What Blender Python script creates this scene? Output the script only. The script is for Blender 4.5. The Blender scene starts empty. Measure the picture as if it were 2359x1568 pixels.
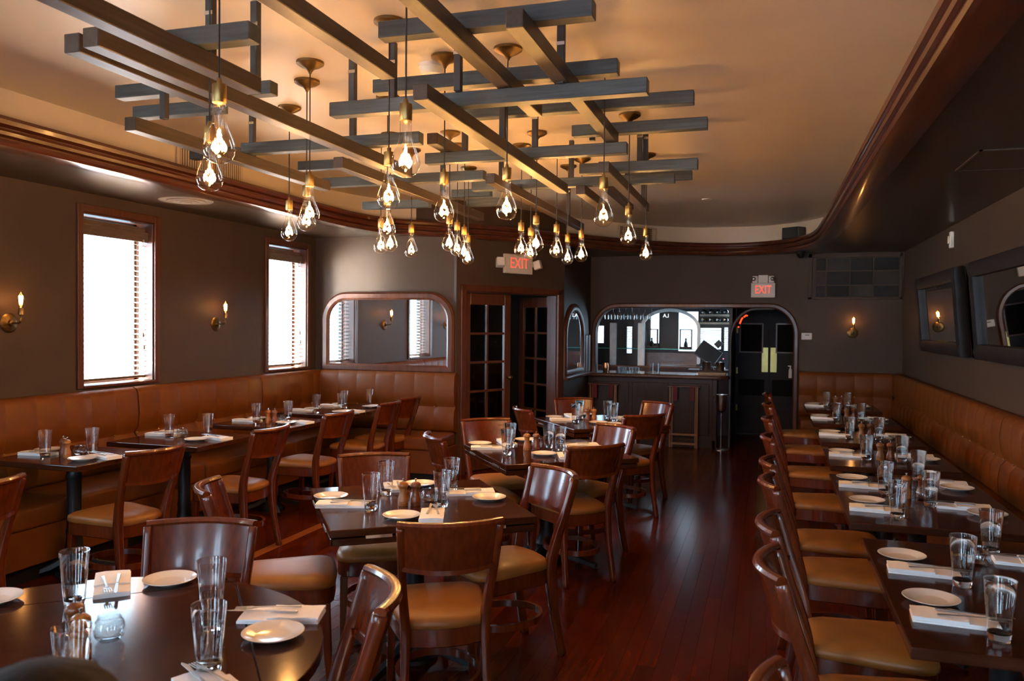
import bpy, bmesh, math, random
from mathutils import Vector, Matrix
random.seed(7)
sc = bpy.context.scene
COL = sc.collection
PI = math.pi
# ------------------------------------------------------------------ camera
cam_d = bpy.data.cameras.new('camera')
cam = bpy.data.objects.new('camera', cam_d); COL.objects.link(cam)
cam_d.sensor_width = 36.0; cam_d.lens = 36.0*1880/2359; cam_d.clip_start = .05
yaw, pitch, roll = math.radians(17.287), math.radians(1.131), math.radians(.5)
F = Vector((-math.sin(yaw)*math.cos(pitch), math.cos(yaw)*math.cos(pitch), -math.sin(pitch)))
R0 = Vector((math.cos(yaw), math.sin(yaw), 0)); U0 = R0.cross(F)
RR = R0*math.cos(roll)+U0*math.sin(roll); UU = U0*math.cos(roll)-R0*math.sin(roll)
m = Matrix((RR, UU, -F)).transposed().to_4x4(); m.translation = (0, 0, 1.6)
cam.matrix_world = m
cam_d.dof.use_dof = True; cam_d.dof.focus_distance = 4.6; cam_d.dof.aperture_fstop = 5.0
sc.camera = cam
# ------------------------------------------------------------------ sky, exposure
SKY = 25.0
world = bpy.data.worlds.new('world'); sc.world = world; world.use_nodes = True
bg = world.node_tree.nodes['Background']
bg.inputs[0].default_value = (.56, .78, 1.0, 1); bg.inputs[1].default_value = SKY
vs = sc.view_settings
vs.view_transform = 'Standard'; vs.look = 'None'; vs.gamma = 1; vs.use_curve_mapping = False
vs.exposure = 0.0
cy = sc.cycles; cy.max_bounces = 9; cy.diffuse_bounces = 4; cy.glossy_bounces = 4; cy.transmission_bounces = 8; cy.transparent_max_bounces = 14
cy.caustics_refractive = False; cy.blur_glossy = .25; cy.sample_clamp_indirect = 150; cy.adaptive_threshold = .02
sun_d = bpy.data.lights.new('sun', 'SUN'); sun_d.energy = 1050; sun_d.angle = math.radians(1); sun_d.color = (1, .93, .84)
sun = bpy.data.objects.new('sun', sun_d); COL.objects.link(sun); sun.rotation_euler = Vector((.46, .55, -.60)).to_track_quat('-Z', 'Y').to_euler()
BULB = 900.0
SCONCE = 85.0
def portal(loc, rot, sx, sy):           # sky portals in the window openings (sampling guides, give no light of their own)
    l = bpy.data.lights.new('window_portal', 'AREA'); l.shape = 'RECTANGLE'; l.size = sx; l.size_y = sy
    l.cycles.is_portal = True
    o = bpy.data.objects.new('window_portal', l); COL.objects.link(o); o.location = loc; o.rotation_euler = rot
# ------------------------------------------------------------------ materials
MATS = {}
def mat(name, col, rough=.5, metal=0, var=.15, scale=6, coat=0, stretch=None, bump=0, rand=0, spec=.5, sheen=0, coatr=.08):
    if name in MATS: return MATS[name]
    m = bpy.data.materials.new(name); m.use_nodes = True; MATS[name] = m
    nt = m.node_tree; N = nt.nodes; L = nt.links
    b = N['Principled BSDF']
    b.inputs['Roughness'].default_value = rough; b.inputs['Metallic'].default_value = metal
    b.inputs['Coat Weight'].default_value = coat; b.inputs['Coat Roughness'].default_value = coatr
    b.inputs['Specular IOR Level'].default_value = spec
    if sheen: b.inputs['Sheen Weight'].default_value = sheen
    tc = N.new('ShaderNodeTexCoord'); mp = N.new('ShaderNodeMapping'); nz = N.new('ShaderNodeTexNoise')
    nz.inputs['Scale'].default_value = scale; nz.inputs['Detail'].default_value = 4
    if stretch: mp.inputs['Scale'].default_value = stretch
    L.new(tc.outputs['Object'], mp.inputs['Vector']); L.new(mp.outputs[0], nz.inputs['Vector'])
    cr = N.new('ShaderNodeValToRGB')
    lo = [max(0, c*(1-var)) for c in col]; hi = [min(1, c*(1+var)) for c in col]
    cr.color_ramp.elements[0].position = .3; cr.color_ramp.elements[1].position = .7
    cr.color_ramp.elements[0].color = (*lo, 1); cr.color_ramp.elements[1].color = (*hi, 1)
    L.new(nz.outputs['Fac'], cr.inputs[0]); out = cr.outputs[0]
    if rand:
        oi = N.new('ShaderNodeObjectInfo'); mr = N.new('ShaderNodeMapRange')
        mr.inputs['To Min'].default_value = 1-rand; mr.inputs['To Max'].default_value = 1+rand
        mx = N.new('ShaderNodeVectorMath'); mx.operation = 'SCALE'
        L.new(oi.outputs['Random'], mr.inputs['Value']); L.new(out, mx.inputs[0]); L.new(mr.outputs[0], mx.inputs['Scale']); out = mx.outputs[0]
        ad = N.new('ShaderNodeVectorMath'); ad.operation = 'ADD'; sc2 = N.new('ShaderNodeVectorMath'); sc2.operation = 'SCALE'
        L.new(oi.outputs['Location'], sc2.inputs[0]); sc2.inputs['Scale'].default_value = 3.7
        L.new(tc.outputs['Object'], ad.inputs[0]); L.new(sc2.outputs[0], ad.inputs[1]); L.new(ad.outputs[0], mp.inputs['Vector'])
    L.new(out, b.inputs['Base Color'])
    if bump:
        bp = N.new('ShaderNodeBump'); bp.inputs['Strength'].default_value = bump; bp.inputs['Distance'].default_value = .002
        n2 = N.new('ShaderNodeTexNoise'); n2.inputs['Scale'].default_value = scale*8; L.new(mp.outputs[0], n2.inputs['Vector'])
        L.new(n2.outputs['Fac'], bp.inputs['Height']); L.new(bp.outputs[0], b.inputs['Normal'])
    return m
def emis(name, col, s):
    if name in MATS: return MATS[name]
    m = bpy.data.materials.new(name); m.use_nodes = True; MATS[name] = m
    nt = m.node_tree; nt.nodes.remove(nt.nodes['Principled BSDF'])
    e = nt.nodes.new('ShaderNodeEmission'); e.inputs[0].default_value = (*col, 1); e.inputs[1].default_value = s
    nt.links.new(e.outputs[0], nt.nodes['Material Output'].inputs[0]); return m
def thin(name, col=(1, 1, 1), ior=1.5, rough=0.0, extra=0.0):
    if name in MATS: return MATS[name]
    m = bpy.data.materials.new(name); m.use_nodes = True; MATS[name] = m
    nt = m.node_tree; N = nt.nodes; L = nt.links; N.remove(N['Principled BSDF'])
    t = N.new('ShaderNodeBsdfTransparent'); t.inputs[0].default_value = (*col, 1)
    g = N.new('ShaderNodeBsdfGlossy'); g.inputs['Roughness'].default_value = rough
    lw = N.new('ShaderNodeLayerWeight'); lw.inputs[0].default_value = .5; pw = N.new('ShaderNodeMath'); pw.operation = 'POWER'; pw.inputs[1].default_value = 3.0
    mx = N.new('ShaderNodeMixShader'); f0 = ((ior-1)/(ior+1))**2+extra
    ad = N.new('ShaderNodeMapRange'); ad.inputs['To Min'].default_value = f0; ad.inputs['To Max'].default_value = .85
    L.new(lw.outputs['Facing'], pw.inputs[0]); L.new(pw.outputs[0], ad.inputs['Value'])
    L.new(ad.outputs[0], mx.inputs[0]); L.new(t.outputs[0], mx.inputs[1]); L.new(g.outputs[0], mx.inputs[2])
    L.new(mx.outputs[0], N['Material Output'].inputs[0]); return m
M_wall = mat('taupe_paint', (.076, .050, .034), .55, var=.05, scale=3, bump=.05, spec=.25)
M_soffit = mat('taupe_soffit_paint', (.070, .043, .028), .3, var=.04, scale=2)
M_ceil = mat('cream_ceiling_paint', (.64, .55, .43), .4, var=.03, scale=2)
M_crown = mat('mahogany_crown', (.085, .022, .010), .28, var=.3, scale=3, coat=.5, stretch=(6, .6, 6))
M_trim = mat('mahogany_trim', (.10, .030, .012), .38, var=.3, scale=5, coat=.1, stretch=(8, 8, .8))
M_beam = mat('charcoal_timber_bulblit', (.040, .027, .018), .38, var=.35, scale=5, stretch=(14, 1, 14), bump=.3, rand=.15)  # brown of the warm bulb light is mixed into this timber colour
M_beamx = mat('charcoal_timber_daylit', (.047, .060, .064), .40, var=.35, scale=5, stretch=(1, 14, 14), bump=.3, rand=.15)  # same timber, with blue daylight mixed into its colour
M_post = mat('dark_steel_post', (.05, .052, .055), .45, metal=.4)
M_brass = mat('aged_brass', (.33, .22, .08), .38, metal=1, var=.15)
M_brassd = mat('dark_brass', (.20, .13, .055), .38, metal=1, var=.2)
M_iron = mat('black_cast_iron', (.012, .013, .015), .42, metal=.2, bump=.3, scale=20)
M_black = mat('black_plastic', (.012, .012, .013), .4)
M_blackl = mat('black_padded_leather', (.014, .012, .012), .45, bump=.4, scale=30, spec=.3)
M_leather = mat('tan_banquette_leather', (.165, .046, .005), .5, var=.12, scale=9, bump=.25, spec=.35)
M_button = mat('brass_tuft_button', (.45, .27, .1), .35, metal=1)
M_cwood = mat('cherry_chair_wood', (.12, .022, .005), .25, var=.25, scale=6, coat=.35, stretch=(9, 9, 1.2))
M_vinyl = mat('tan_seat_vinyl', (.30, .118, .024), .4, var=.1, scale=12, bump=.15)
M_table = mat('dark_table_wood', (.048, .014, .006), .13, var=.35, scale=4, coat=0, stretch=(1.2, 12, 12), coatr=.05, spec=.22)
M_floor = mat('polished_floor_wood', (.065, .008, .0015), .2, var=.3, scale=3, stretch=(14, 1, 1), rand=.3, coat=0, spec=.16)
M_sub = mat('dark_subfloor', (.02, .008, .005), .6)
M_strip = mat('orange_strip_wood', (.28, .09, .025), .3, stretch=(14, 1, 1))
M_china = mat('white_china', (.80, .78, .74), .15, var=.02, coat=.4)
M_linen = mat('white_linen', (.88, .88, .88), .8, var=.03, scale=40, bump=.2)
M_steel = mat('polished_steel', (.66, .66, .66), .22, metal=1, var=.05)
M_cut = mat('cutlery_steel', (.38, .37, .36), .42, metal=1)
M_hinge = mat('nickel_hinge', (.62, .6, .55), .35, metal=1)
M_glass = thin('clear_glass', (.95, .96, .96), 1.5, extra=.03)
M_bulb = thin('clear_bulb_glass', (.985, .96, .92), 1.5, extra=.04)
M_rglass = bpy.data.materials.new('tumbler_glass'); M_rglass.use_nodes = True
_b = M_rglass.node_tree.nodes['Principled BSDF']; _b.inputs['Base Color'].default_value = (.97, .98, .98, 1); _b.inputs['Roughness'].default_value = 0; _b.inputs['Transmission Weight'].default_value = 1; _b.inputs['IOR'].default_value = 1.48
M_pane = thin('window_pane', (.95, .97, .97), 1.4)
M_tpane = thin('dimming_window_pane', (.45, .46, .46), 1.4)  # tint added to cut the daylight coming through the bar windows
M_dpane = thin('door_pane', (.55, .55, .55), 1.6)
M_gbase = thin('heavy_glass_base', (.86, .88, .88), 1.7, extra=.08)
M_mirror = mat('mirror_glass', (.80, .81, .80), .015, metal=1, var=.01)
M_maple = mat('maple_mill_wood', (.33, .115, .022), .35, var=.25, scale=5, stretch=(6, 6, 1), coat=.3)
M_walnut = mat('walnut_mill_wood', (.19, .05, .012), .35, var=.25, scale=5, stretch=(6, 6, 1), coat=.3)
M_white = mat('white_plastic', (.72, .70, .64), .45, var=.03)
M_slat = mat('dark_wood_slat', (.14, .10, .075), .24, var=.2, scale=8, stretch=(8, 1, 8), spec=.9)
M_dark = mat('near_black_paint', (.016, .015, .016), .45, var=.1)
M_doorp = mat('charcoal_swing_door', (.022, .019, .023), .55, var=.1, spec=.25)
M_barw = mat('dark_bar_panel', (.030, .012, .011), .4, var=.3, stretch=(8, 8, 1), spec=.3)
M_bartop = mat('bar_counter_wood', (.09, .035, .018), .18, var=.3, coat=.8, stretch=(1, 8, 8))
M_maroon = mat('maroon_webbing', (.13, .008, .018), .7)
M_vent = mat('vent_metal', (.50, .42, .32), .5)
M_ventd = mat('vent_dark', (.04, .035, .03), .7)
M_cream = mat('cream_jar_wax', (.62, .6, .5), .4)
M_fil = emis('lamp_filament', (1.0, .48, .14), BULB)
M_sfil = emis('sconce_filament', (1.0, .42, .12), SCONCE)
M_exit = emis('exit_red', (1.0, .10, .06), 1.3)
M_neonrefl = emis('red_neon_reflection', (1.0, .05, .01), 3.0)
M_led = emis('terminal_led', (1.0, .25, .3), 2.0)
M_skin = mat('skin', (.42, .22, .15), .5)
M_hair = mat('brown_hair', (.009, .004, .0025), .7, var=.5, scale=10, stretch=(10, 10, 1), bump=.6, spec=.15)
M_shirt = mat('dark_sweater', (.03, .03, .035), .85)
M_jean = mat('dark_trousers', (.02, .025, .04), .85)
# ------------------------------------------------------------------ mesh helpers
class MB:
    def __init__(s): s.v = []; s.f = []
    def add(s, vs, fs, M=None):
        n = len(s.v)
        for p in vs:
            p = Vector(p); s.v.append(M @ p if M else p)
        s.f += [tuple(i+n for i in f) for f in fs]; return s
    def box(s, x0, x1, y0, y1, z0, z1, M=None):
        vs = [(x, y, z) for z in (z0, z1) for y in (y0, y1) for x in (x0, x1)]
        return s.add(vs, [(0, 2, 3, 1), (4, 5, 7, 6), (0, 1, 5, 4), (2, 6, 7, 3), (0, 4, 6, 2), (1, 3, 7, 5)], M)
    def lathe(s, prof, n=24, M=None, arc=2*PI):
        vs = []; fs = []; k = len(prof)
        for i in range(n):
            a = arc*i/n
            for r, z in prof: vs.append((r*math.cos(a), r*math.sin(a), z))
        for i in range(n):
            j = (i+1) % n
            for q in range(k-1):
                fs.append((i*k+q, j*k+q, j*k+q+1, i*k+q+1))
        if prof[0][0] > 1e-6: fs.append(tuple(i*k for i in range(n-1, -1, -1)))
        if prof[-1][0] > 1e-6: fs.append(tuple(i*k+k-1 for i in range(n)))
        return s.add(vs, fs, M)
    def sweep(s, path, sect, closed=False, up=(0, 0, 1), scales=None, M=None, caps=True):
        P = [Vector(p) for p in path]; n = len(P); k = len(sect); vs = []; fs = []; up = Vector(up)
        for i in range(n):
            if closed: t = P[(i+1) % n]-P[i-1]
            else: t = P[min(i+1, n-1)]-P[max(i-1, 0)]
            t.normalize(); sd = t.cross(up)
            if sd.length < 1e-4: sd = t.cross(Vector((0, 1, 0)))
            sd.normalize(); u2 = sd.cross(t); q = scales[i] if scales else 1
            for a, b in sect: vs.append(P[i]+sd*a*q+u2*b*q)
        for i in range(n if closed else n-1):
            j = (i+1) % n
            for a in range(k):
                b = (a+1) % k; fs.append((i*k+a, i*k+b, j*k+b, j*k+a))
        if not closed and caps:
            fs.append(tuple(range(k-1, -1, -1))); fs.append(tuple((n-1)*k+a for a in range(k)))
        return s.add(vs, fs, M)
    def tube(s, path, r, n=8, closed=False, M=None):
        return s.sweep(path, [(r*math.cos(2*PI*i/n), r*math.sin(2*PI*i/n)) for i in range(n)], closed, M=M)
    def prism(s, poly, d0, d1, axis='z', M=None):
        n = len(poly)
        def P(a, b, d): return (a, b, d) if axis == 'z' else ((a, d, b) if axis == 'y' else (d, a, b))
        vs = [P(a, b, d0) for a, b in poly]+[P(a, b, d1) for a, b in poly]
        fs = [tuple(range(n-1, -1, -1)), tuple(range(n, 2*n))]+[(i, (i+1) % n, n+(i+1) % n, n+i) for i in range(n)]
        return s.add(vs, fs, M)
    def stack(s, outline, layers, M=None):      # layers: (scale, z); closed solid of scaled outlines
        k = len(outline); vs = []; fs = []
        for q, z in layers: vs += [(x*q, y*q, z) for x, y in outline]
        for l in range(len(layers)-1):
            for a in range(k):
                b = (a+1) % k; fs.append((l*k+a, l*k+b, (l+1)*k+b, (l+1)*k+a))
        fs.append(tuple(range(k-1, -1, -1))); fs.append(tuple((len(layers)-1)*k+a for a in range(k)))
        return s.add(vs, fs, M)
    def mesh(s, name, material, bevel=0, smooth=False, seg=2):
        me = bpy.data.meshes.new(name); me.from_pydata([tuple(p) for p in s.v], [], s.f)
        bm = bmesh.new(); bm.from_mesh(me)
        bmesh.ops.recalc_face_normals(bm, faces=bm.faces)
        if bevel:
            ed = [e for e in bm.edges if len(e.link_faces) == 2 and e.calc_face_angle(0) > .5]
            bmesh.ops.bevel(bm, geom=ed, offset=bevel, segments=seg, affect='EDGES', profile=.5, clamp_overlap=True)
        for f in bm.faces: f.smooth = bool(smooth)
        bm.to_mesh(me); bm.free()
        if smooth and smooth is not True: me.set_sharp_from_angle(angle=math.radians(smooth))
        me.materials.append(material); return me
    def build(s, name, material, parent=None, bevel=0, smooth=False, seg=2, kind=None, label=None):
        return link(name, s.mesh(name, material, bevel, smooth, seg), parent, kind=kind, label=label)
def link(name, me, parent=None, loc=None, kind=None, label=None, rot=None):
    o = bpy.data.objects.new(name, me); COL.objects.link(o)
    if parent: o.parent = parent
    if loc is not None: o.location = loc
    if rot is not None: o.rotation_euler = rot
    if kind: o['kind'] = kind
    if label: o['label'] = label
    return o
def tag(o, label, cat, group=None):
    o['label'] = label; o['category'] = cat
    if group: o['group'] = group
    return o
def thing(name, label, cat, loc=(0, 0, 0), rz=0, group=None):
    o = bpy.data.objects.new(name, None); COL.objects.link(o); o.empty_display_size = .05
    o.location = loc; o.rotation_euler = (0, 0, rz); return tag(o, label, cat, group)
KIDS = {}
def kids(o):
    if o not in KIDS: KIDS[o] = [c for c in bpy.data.objects if c.parent == o]
    return KIDS[o]
def dup(o, loc, rz, label=None, parent=None, group=None):
    c = o.copy(); COL.objects.link(c)
    if parent is None: c.location = loc; c.rotation_euler = (0, 0, rz)
    else: c.parent = parent
    if label: c['label'] = label
    if group: c['group'] = group
    for k in kids(o): dup(k, None, None, parent=c)
    return c
def struct(o): o['kind'] = 'structure'; return o
def catmull(P, n=8):
    out = []
    for i in range(len(P)-1):
        p0 = P[max(i-1, 0)]; p1 = P[i]; p2 = P[i+1]; p3 = P[min(i+2, len(P)-1)]
        for k in range(n):
            t = k/n
            out.append(tuple(.5*((2*p1[j])+(-p0[j]+p2[j])*t+(2*p0[j]-5*p1[j]+4*p2[j]-p3[j])*t*t+(-p0[j]+3*p1[j]-3*p2[j]+p3[j])*t**3) for j in range(len(p1))))
    out.append(tuple(P[-1])); return out
def arc(cx, cy, r, a0, a1, n=8):
    return [(cx+r*math.cos(a0+(a1-a0)*i/n), cy+r*math.sin(a0+(a1-a0)*i/n)) for i in range(n+1)]
def rz_of(n): return math.atan2(-n[0], n[1])     # local +Y onto direction n
# ================================================================== STRUCTURE
XL, XR, YM, YB, YF = -4.79, 1.62, 8.03, 11.1, -2.2
SOF, CEI = 2.54, 2.90
WIN_Y = [(.12, .85), (2.45, 3.18), (4.78, 5.51), (7.11, 7.84)]
WZ0, WZ1 = 1.10, 2.40
# floor and planks
fl = struct(MB().box(-5.2, 1.9, -2.5, 13.6, -.08, -.012).build('floor', M_sub))
PW, PL = .083, 1.25
pm = MB().box(-PW/2+.0003, PW/2-.0003, -PL/2+.0004, PL/2-.0004, -.012, 0).mesh('plank', M_floor, bevel=.0006, seg=1)
cells = []
nx = int((XR-XL)/PW)+1
for i in range(nx):
    x = XL+PW*(i+.5); off = (i*.47) % PL
    if abs(x+3.32) < PW*.5: xin = x; continue
    y = YF-off
    while y < 12.75:
        cells.append((x, y+PL/2)); y += PL
cells.sort(key=lambda c: (c[0]+.6)**2*1.3+(c[1]-3.6)**2)
for x, y in cells[:298]: link('plank', pm, fl, (x, y, 0))
rest = MB()
for x, y in cells[298:]: rest.box(x-PW/2+.0006, x+PW/2-.0006, y-PL/2+.0006, y+PL/2-.0006, -.012, 0)
rest.build('planks', M_floor, fl, kind='stuff')
MB().box(xin-PW/2+.0006, xin+PW/2-.0006, YF, YM, -.012, .0005).build('orange_floor_strip', M_strip, fl)  # one floor strip in a paler orange brown than the planks
# left wall with four window openings
w = MB(); w.box(XL-.22, XL, YF-.2, YM+.2, 0, WZ0); w.box(XL-.22, XL, YF-.2, YM+.2, WZ1, 2.98)
ys = [YF-.2]+[q for p in WIN_Y for q in p]+[YM+.2]
for i in range(0, len(ys), 2): w.box(XL-.22, XL, ys[i], ys[i+1], WZ0, WZ1)
struct(w.build('wall_left', M_wall))
struct(MB().box(XL, -3.10, YM, YM+.18, 0, 2.98).build('wall_mirror', M_wall))
# angled wall with the glazed double door
P0 = Vector((-3.10, 8.03, 0)); P1 = Vector((-2.32, 9.5, 0)); DL = (P1-P0).length; DD = (P1-P0)/DL
MD = Matrix.Translation(P0) @ Matrix.Rotation(math.atan2(DD.y, DD.x), 4, 'Z')   # local x along wall, +y behind the wall
w = MB(); w.box(-.02, .09, 0, .14, 0, 2.98, MD); w.box(1.56, DL+.02, 0, .14, 0, 2.98, MD); w.box(.09, 1.56, 0, .14, 1.96, 2.98, MD)
struct(w.build('wall_door', M_wall))
struct(MB().box(-2.5, -2.32, 9.5, YB+.15, 0, 2.98).build('wall_side', M_wall))
# bar wall: one opening over the bar and the doorway, rounded at the top
op = [(-2.24, .93), (-2.24, 1.50)]+[(-1.94+.30*math.cos(a), 1.50+.34*math.sin(a)) for a in [PI-PI/2*i/8 for i in range(1, 9)]]
op += [(.04+.30*math.cos(a), 1.50+.34*math.sin(a)) for a in [PI/2-PI/2*i/8 for i in range(0, 9)]]+[(.34, 0)]
poly = [(XR, 0), (XR, 2.98), (-2.32, 2.98), (-2.32, .93)]+op
wb = MB()
wb.prism(poly, YB, YB+.14, 'y'); struct(wb.build('wall_bar', M_wall))
struct(MB().box(XR, XR+.2, YF-.2, YB+.2, 0, 2.98).build('wall_right', M_wall))
# wall behind the camera with three tall windows to the street
BW = [(-3.7, -2.95), (-1.8, -1.05), (.3, 1.05)]; BZ0, BZ1 = .85, 2.35
w = MB(); w.box(XL-.2, XR+.2, YF-.2, YF, 0, BZ0); w.box(XL-.2, XR+.2, YF-.2, YF, BZ1, 2.98)
xs = [XL-.2]+[q for p in BW for q in p]+[XR+.2]
for i in range(0, len(xs), 2): w.box(xs[i], xs[i+1], YF-.2, YF, BZ0, BZ1)
struct(w.build('wall_street', M_wall))
# ceiling tray, soffit, crown moulding
struct(MB().box(-5.2, 2.0, -2.5, 13.6, CEI, 3.05).build('ceiling', M_ceil))
TP = [(-3.85, YF), (-3.85, 3), (-3.85, 6.2), (-3.82, 7.1), (-3.66, 7.6), (-3.3, 7.93), (-2.86, 8.40), (-2.36, 9.1), (-1.86, 9.82), (-1.4, 10.38), (-.9, 10.76), (-.35, 10.88), (.12, 10.64), (.42, 10.15), (.54, 9.4), (.56, 8), (.56, 3), (.56, YF)]
TP = TP[:2]+catmull(TP[2:-2], 6)+TP[-2:]
so = TP+[(XR, YF), (XR, YB), (-2.32, YB), (-2.32, 9.5), (-3.10, YM), (XL, YM), (XL, YF)]
struct(MB().prism(so, SOF, SOF+.1, 'z').build('ceiling_soffit', M_soffit))
def offset(path, d):
    out = []
    for i, p in enumerate(path):
        a = Vector(path[max(i-1, 0)]); b = Vector(path[min(i+1, len(path)-1)]); t = (b-a).normalized()
        out.append((p[0]-t.y*d, p[1]+t.x*d))
    return out
prof = [(.14, 2.54), (.14, 2.518), (.01, 2.508), (-.02, 2.515), (-.028, 2.53), (-.022, 2.548), (-.006, 2.552), (-.006, 2.560), (-.034, 2.568), (-.04, 2.585), (-.032, 2.600), (-.012, 2.604), (-.012, 2.612), (-.045, 2.622), (-.05, 2.645), (-.03, 2.668), (.03, 2.672), (.05, 2.64)]
cr = MB(); n = len(TP); k = len(prof); vs = []
for o_, z in prof:
    for x, y in offset(TP, o_): vs.append((x, y, z))
fs = []
for a in range(k):
    b = (a+1) % k
    for i in range(n-1): fs.append((a*n+i, a*n+i+1, b*n+i+1, b*n+i))
cr.add(vs, fs); struct(cr.build('trim_1', M_crown, smooth=35))
bd = [(x, min(y, YB-.03)) for x, y in offset(TP, .26)]; vs = [(x, y, 2.63) for x, y in bd]+[(x, y, CEI+.02) for x, y in bd]
struct(MB().add(vs, [(i, i+1, n+i+1, n+i) for i in range(n-1)]).build('wall_tray', M_ceil, smooth=40))
# windows on the left wall: casing, reveal, frame, pane ; blinds are things
def left_window(i, y0, y1):
    fr = MB(); c = .055
    fr.box(XL, XL+.018, y0-c, y0, WZ0, WZ1+c); fr.box(XL, XL+.018, y1, y1+c, WZ0, WZ1+c); fr.box(XL, XL+.018, y0, y1, WZ1, WZ1+c)
    fr.box(XL-.19, XL, y0, y0+.012, WZ0, WZ1); fr.box(XL-.19, XL, y1-.012, y1, WZ0, WZ1); fr.box(XL-.19, XL, y0, y1, WZ1-.012, WZ1)
    fr.box(XL-.19, XL+.03, y0, y1, WZ0, WZ0+.02)
    o = struct(fr.build('window_%d' % i, M_trim, bevel=.003, seg=1))
    s = MB(); X = XL-.18
    for a in ((y0, y0+.04), (y1-.04, y1)): s.box(X-.02, X+.02, a[0], a[1], WZ0, WZ1)
    s.box(X-.02, X+.02, y0, y1, WZ0, WZ0+.045); s.box(X-.02, X+.02, y0, y1, WZ1-.05, WZ1)
    s.build('sash', M_dark, o)
    MB().box(X-.003, X+.003, y0+.03, y1-.03, WZ0+.03, WZ1-.03).build('pane', M_pane, o)
    portal((XL-.225, (y0+y1)/2, (WZ0+WZ1)/2), (0, -PI/2, 0), WZ1-WZ0, y1-y0)
for i, (a, b) in enumerate(WIN_Y): left_window(i+1, a, b)
for i, (a, b) in enumerate(BW):
    s = MB(); Y = YF-.1
    for q in ((a, a+.05), (b-.05, b), ((a+b)/2-.02, (a+b)/2+.02)): s.box(q[0], q[1], Y-.03, Y+.03, BZ0, BZ1)
    for z in (BZ0, BZ1-.05, 1.85): s.box(a, b, Y-.03, Y+.03, z, z+.05)
    o = struct(s.build('window_%d' % (i+5), M_trim)); MB().box(a, b, Y-.003, Y+.003, BZ0, BZ1).build('pane', M_pane, o)
    portal(((a+b)/2, YF-.21, (BZ0+BZ1)/2), (PI/2, 0, PI), b-a, BZ1-BZ0)
# ================================================================== LEFT WALL THINGS
def blind(y0, y1, label, proto=[]):
    X = XL-.085; hw = (y1-y0)/2-.018
    r = thing('venetian_blind', label, 'blind', (X, (y0+y1)/2, 0), 0, 'wooden blinds in the left windows')
    if not proto:
        proto.append(MB().box(-.025, .025, -hw, hw, -.0015, .0015).mesh('slat', M_slat))
        proto.append(MB().box(.02, .045, -hw-.005, hw+.005, 2.24, 2.32).box(-.03, .02, -hw, hw, 2.27, 2.36).mesh('valance', M_slat, bevel=.004))
        proto.append(MB().box(-.026, .026, -hw, hw, 1.142, 1.162).mesh('bottom_rail', M_slat, bevel=.004))
        c = MB()
        for yy in (-hw+.1, hw-.1):
            for xx in (-.026, .026): c.tube([(xx, yy, 1.15), (xx, yy, 2.3)], .0012, 5)
        c.tube([(.05, hw-.06, 1.5), (.05, hw-.06, 2.26)], .0015, 5); c.tube([(.05, hw-.05, 1.4), (.05, hw-.05, 2.26)], .0015, 5)
        proto.append(c.mesh('cord', M_white))
        t = MB(); t.lathe([(.004, 0), (.008, .004), (.005, .035), (.002, .04)], 8, Matrix.Translation((.05, hw-.06, 1.47))); t.lathe([(.004, 0), (.008, .004), (.005, .035), (.002, .04)], 8, Matrix.Translation((.05, hw-.05, 1.37)))
        proto.append(t.mesh('tassel', M_slat, smooth=True))
    for nm, me in zip(('valance', 'bottom_rail', 'cord', 'tassel'), proto[1:]): link(nm, me, r)
    z = 1.195
    while z < 2.23: link('slat', proto[0], r, (0, 0, z), rot=(0, math.radians(14), 0)); z += .0425
    return r
blind(*WIN_Y[2], 'dark wooden venetian blind in the larger, nearer left window')
blind(*WIN_Y[3], 'dark wooden venetian blind in the left window beside the corner mirror')
blind(*WIN_Y[1], 'dark wooden venetian blind in the left window seen only as reflection'); blind(*WIN_Y[0], 'dark wooden venetian blind in the left window behind the camera')
def sconce(loc, rz, label):
    r = thing('wall_sconce', label, 'wall lamp', loc, rz, 'bare bulb wall sconces')      # local +y away from wall
    MB().lathe([(.064, 0), (.066, .004), (.058, .010), (.045, .012), (.022, .018), (.018, .03), (0, .034)], 28, Matrix.Rotation(-PI/2, 4, 'X')).build('back_plate', M_brassd, r, smooth=40)
    MB().tube([(0, .02, 0), (0, .085, 0)]+[(0, .085+.02*math.sin(a), .02-.02*math.cos(a)) for a in (.4, .8, 1.2)]+[(0, .105, .03), (0, .105, .06)], .006, 8).build('arm', M_brass, r, smooth=True)
    MB().lathe([(.009, .05), (.016, .056), (.016, .092), (.013, .096), (.013, .1)], 16, Matrix.Translation((0, .105, 0))).build('socket', M_brass, r, smooth=40)
    b = MB().lathe([(.011, .1), (.013, .112), (.021, .135), (.023, .155), (.023, .178), (.017, .194), (.005, .2), (.002, .208), (0, .209)], 20, Matrix.Translation((0, .105, 0))).build('bulb', M_bulb, r, smooth=True)
    f = MB()
    for i in range(6):
        a = PI*i/3; f.tube([(.009*math.cos(a), .105+.009*math.sin(a), .125), (.012*math.cos(a+.5), .105+.012*math.sin(a+.5), .18)], .0022, 5)
    f.build('filament', M_sfil, b)
sconce((XL, 4.17, 1.58), -PI/2, 'brass wall sconce with glowing tube bulb at left edge of view')
sconce((XL, 6.30, 1.58), -PI/2, 'brass wall sconce with glowing tube bulb between the two windows')
sconce((1.04, YB, 1.53), PI, 'brass wall sconce with glowing tube bulb on far bar wall')
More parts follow.
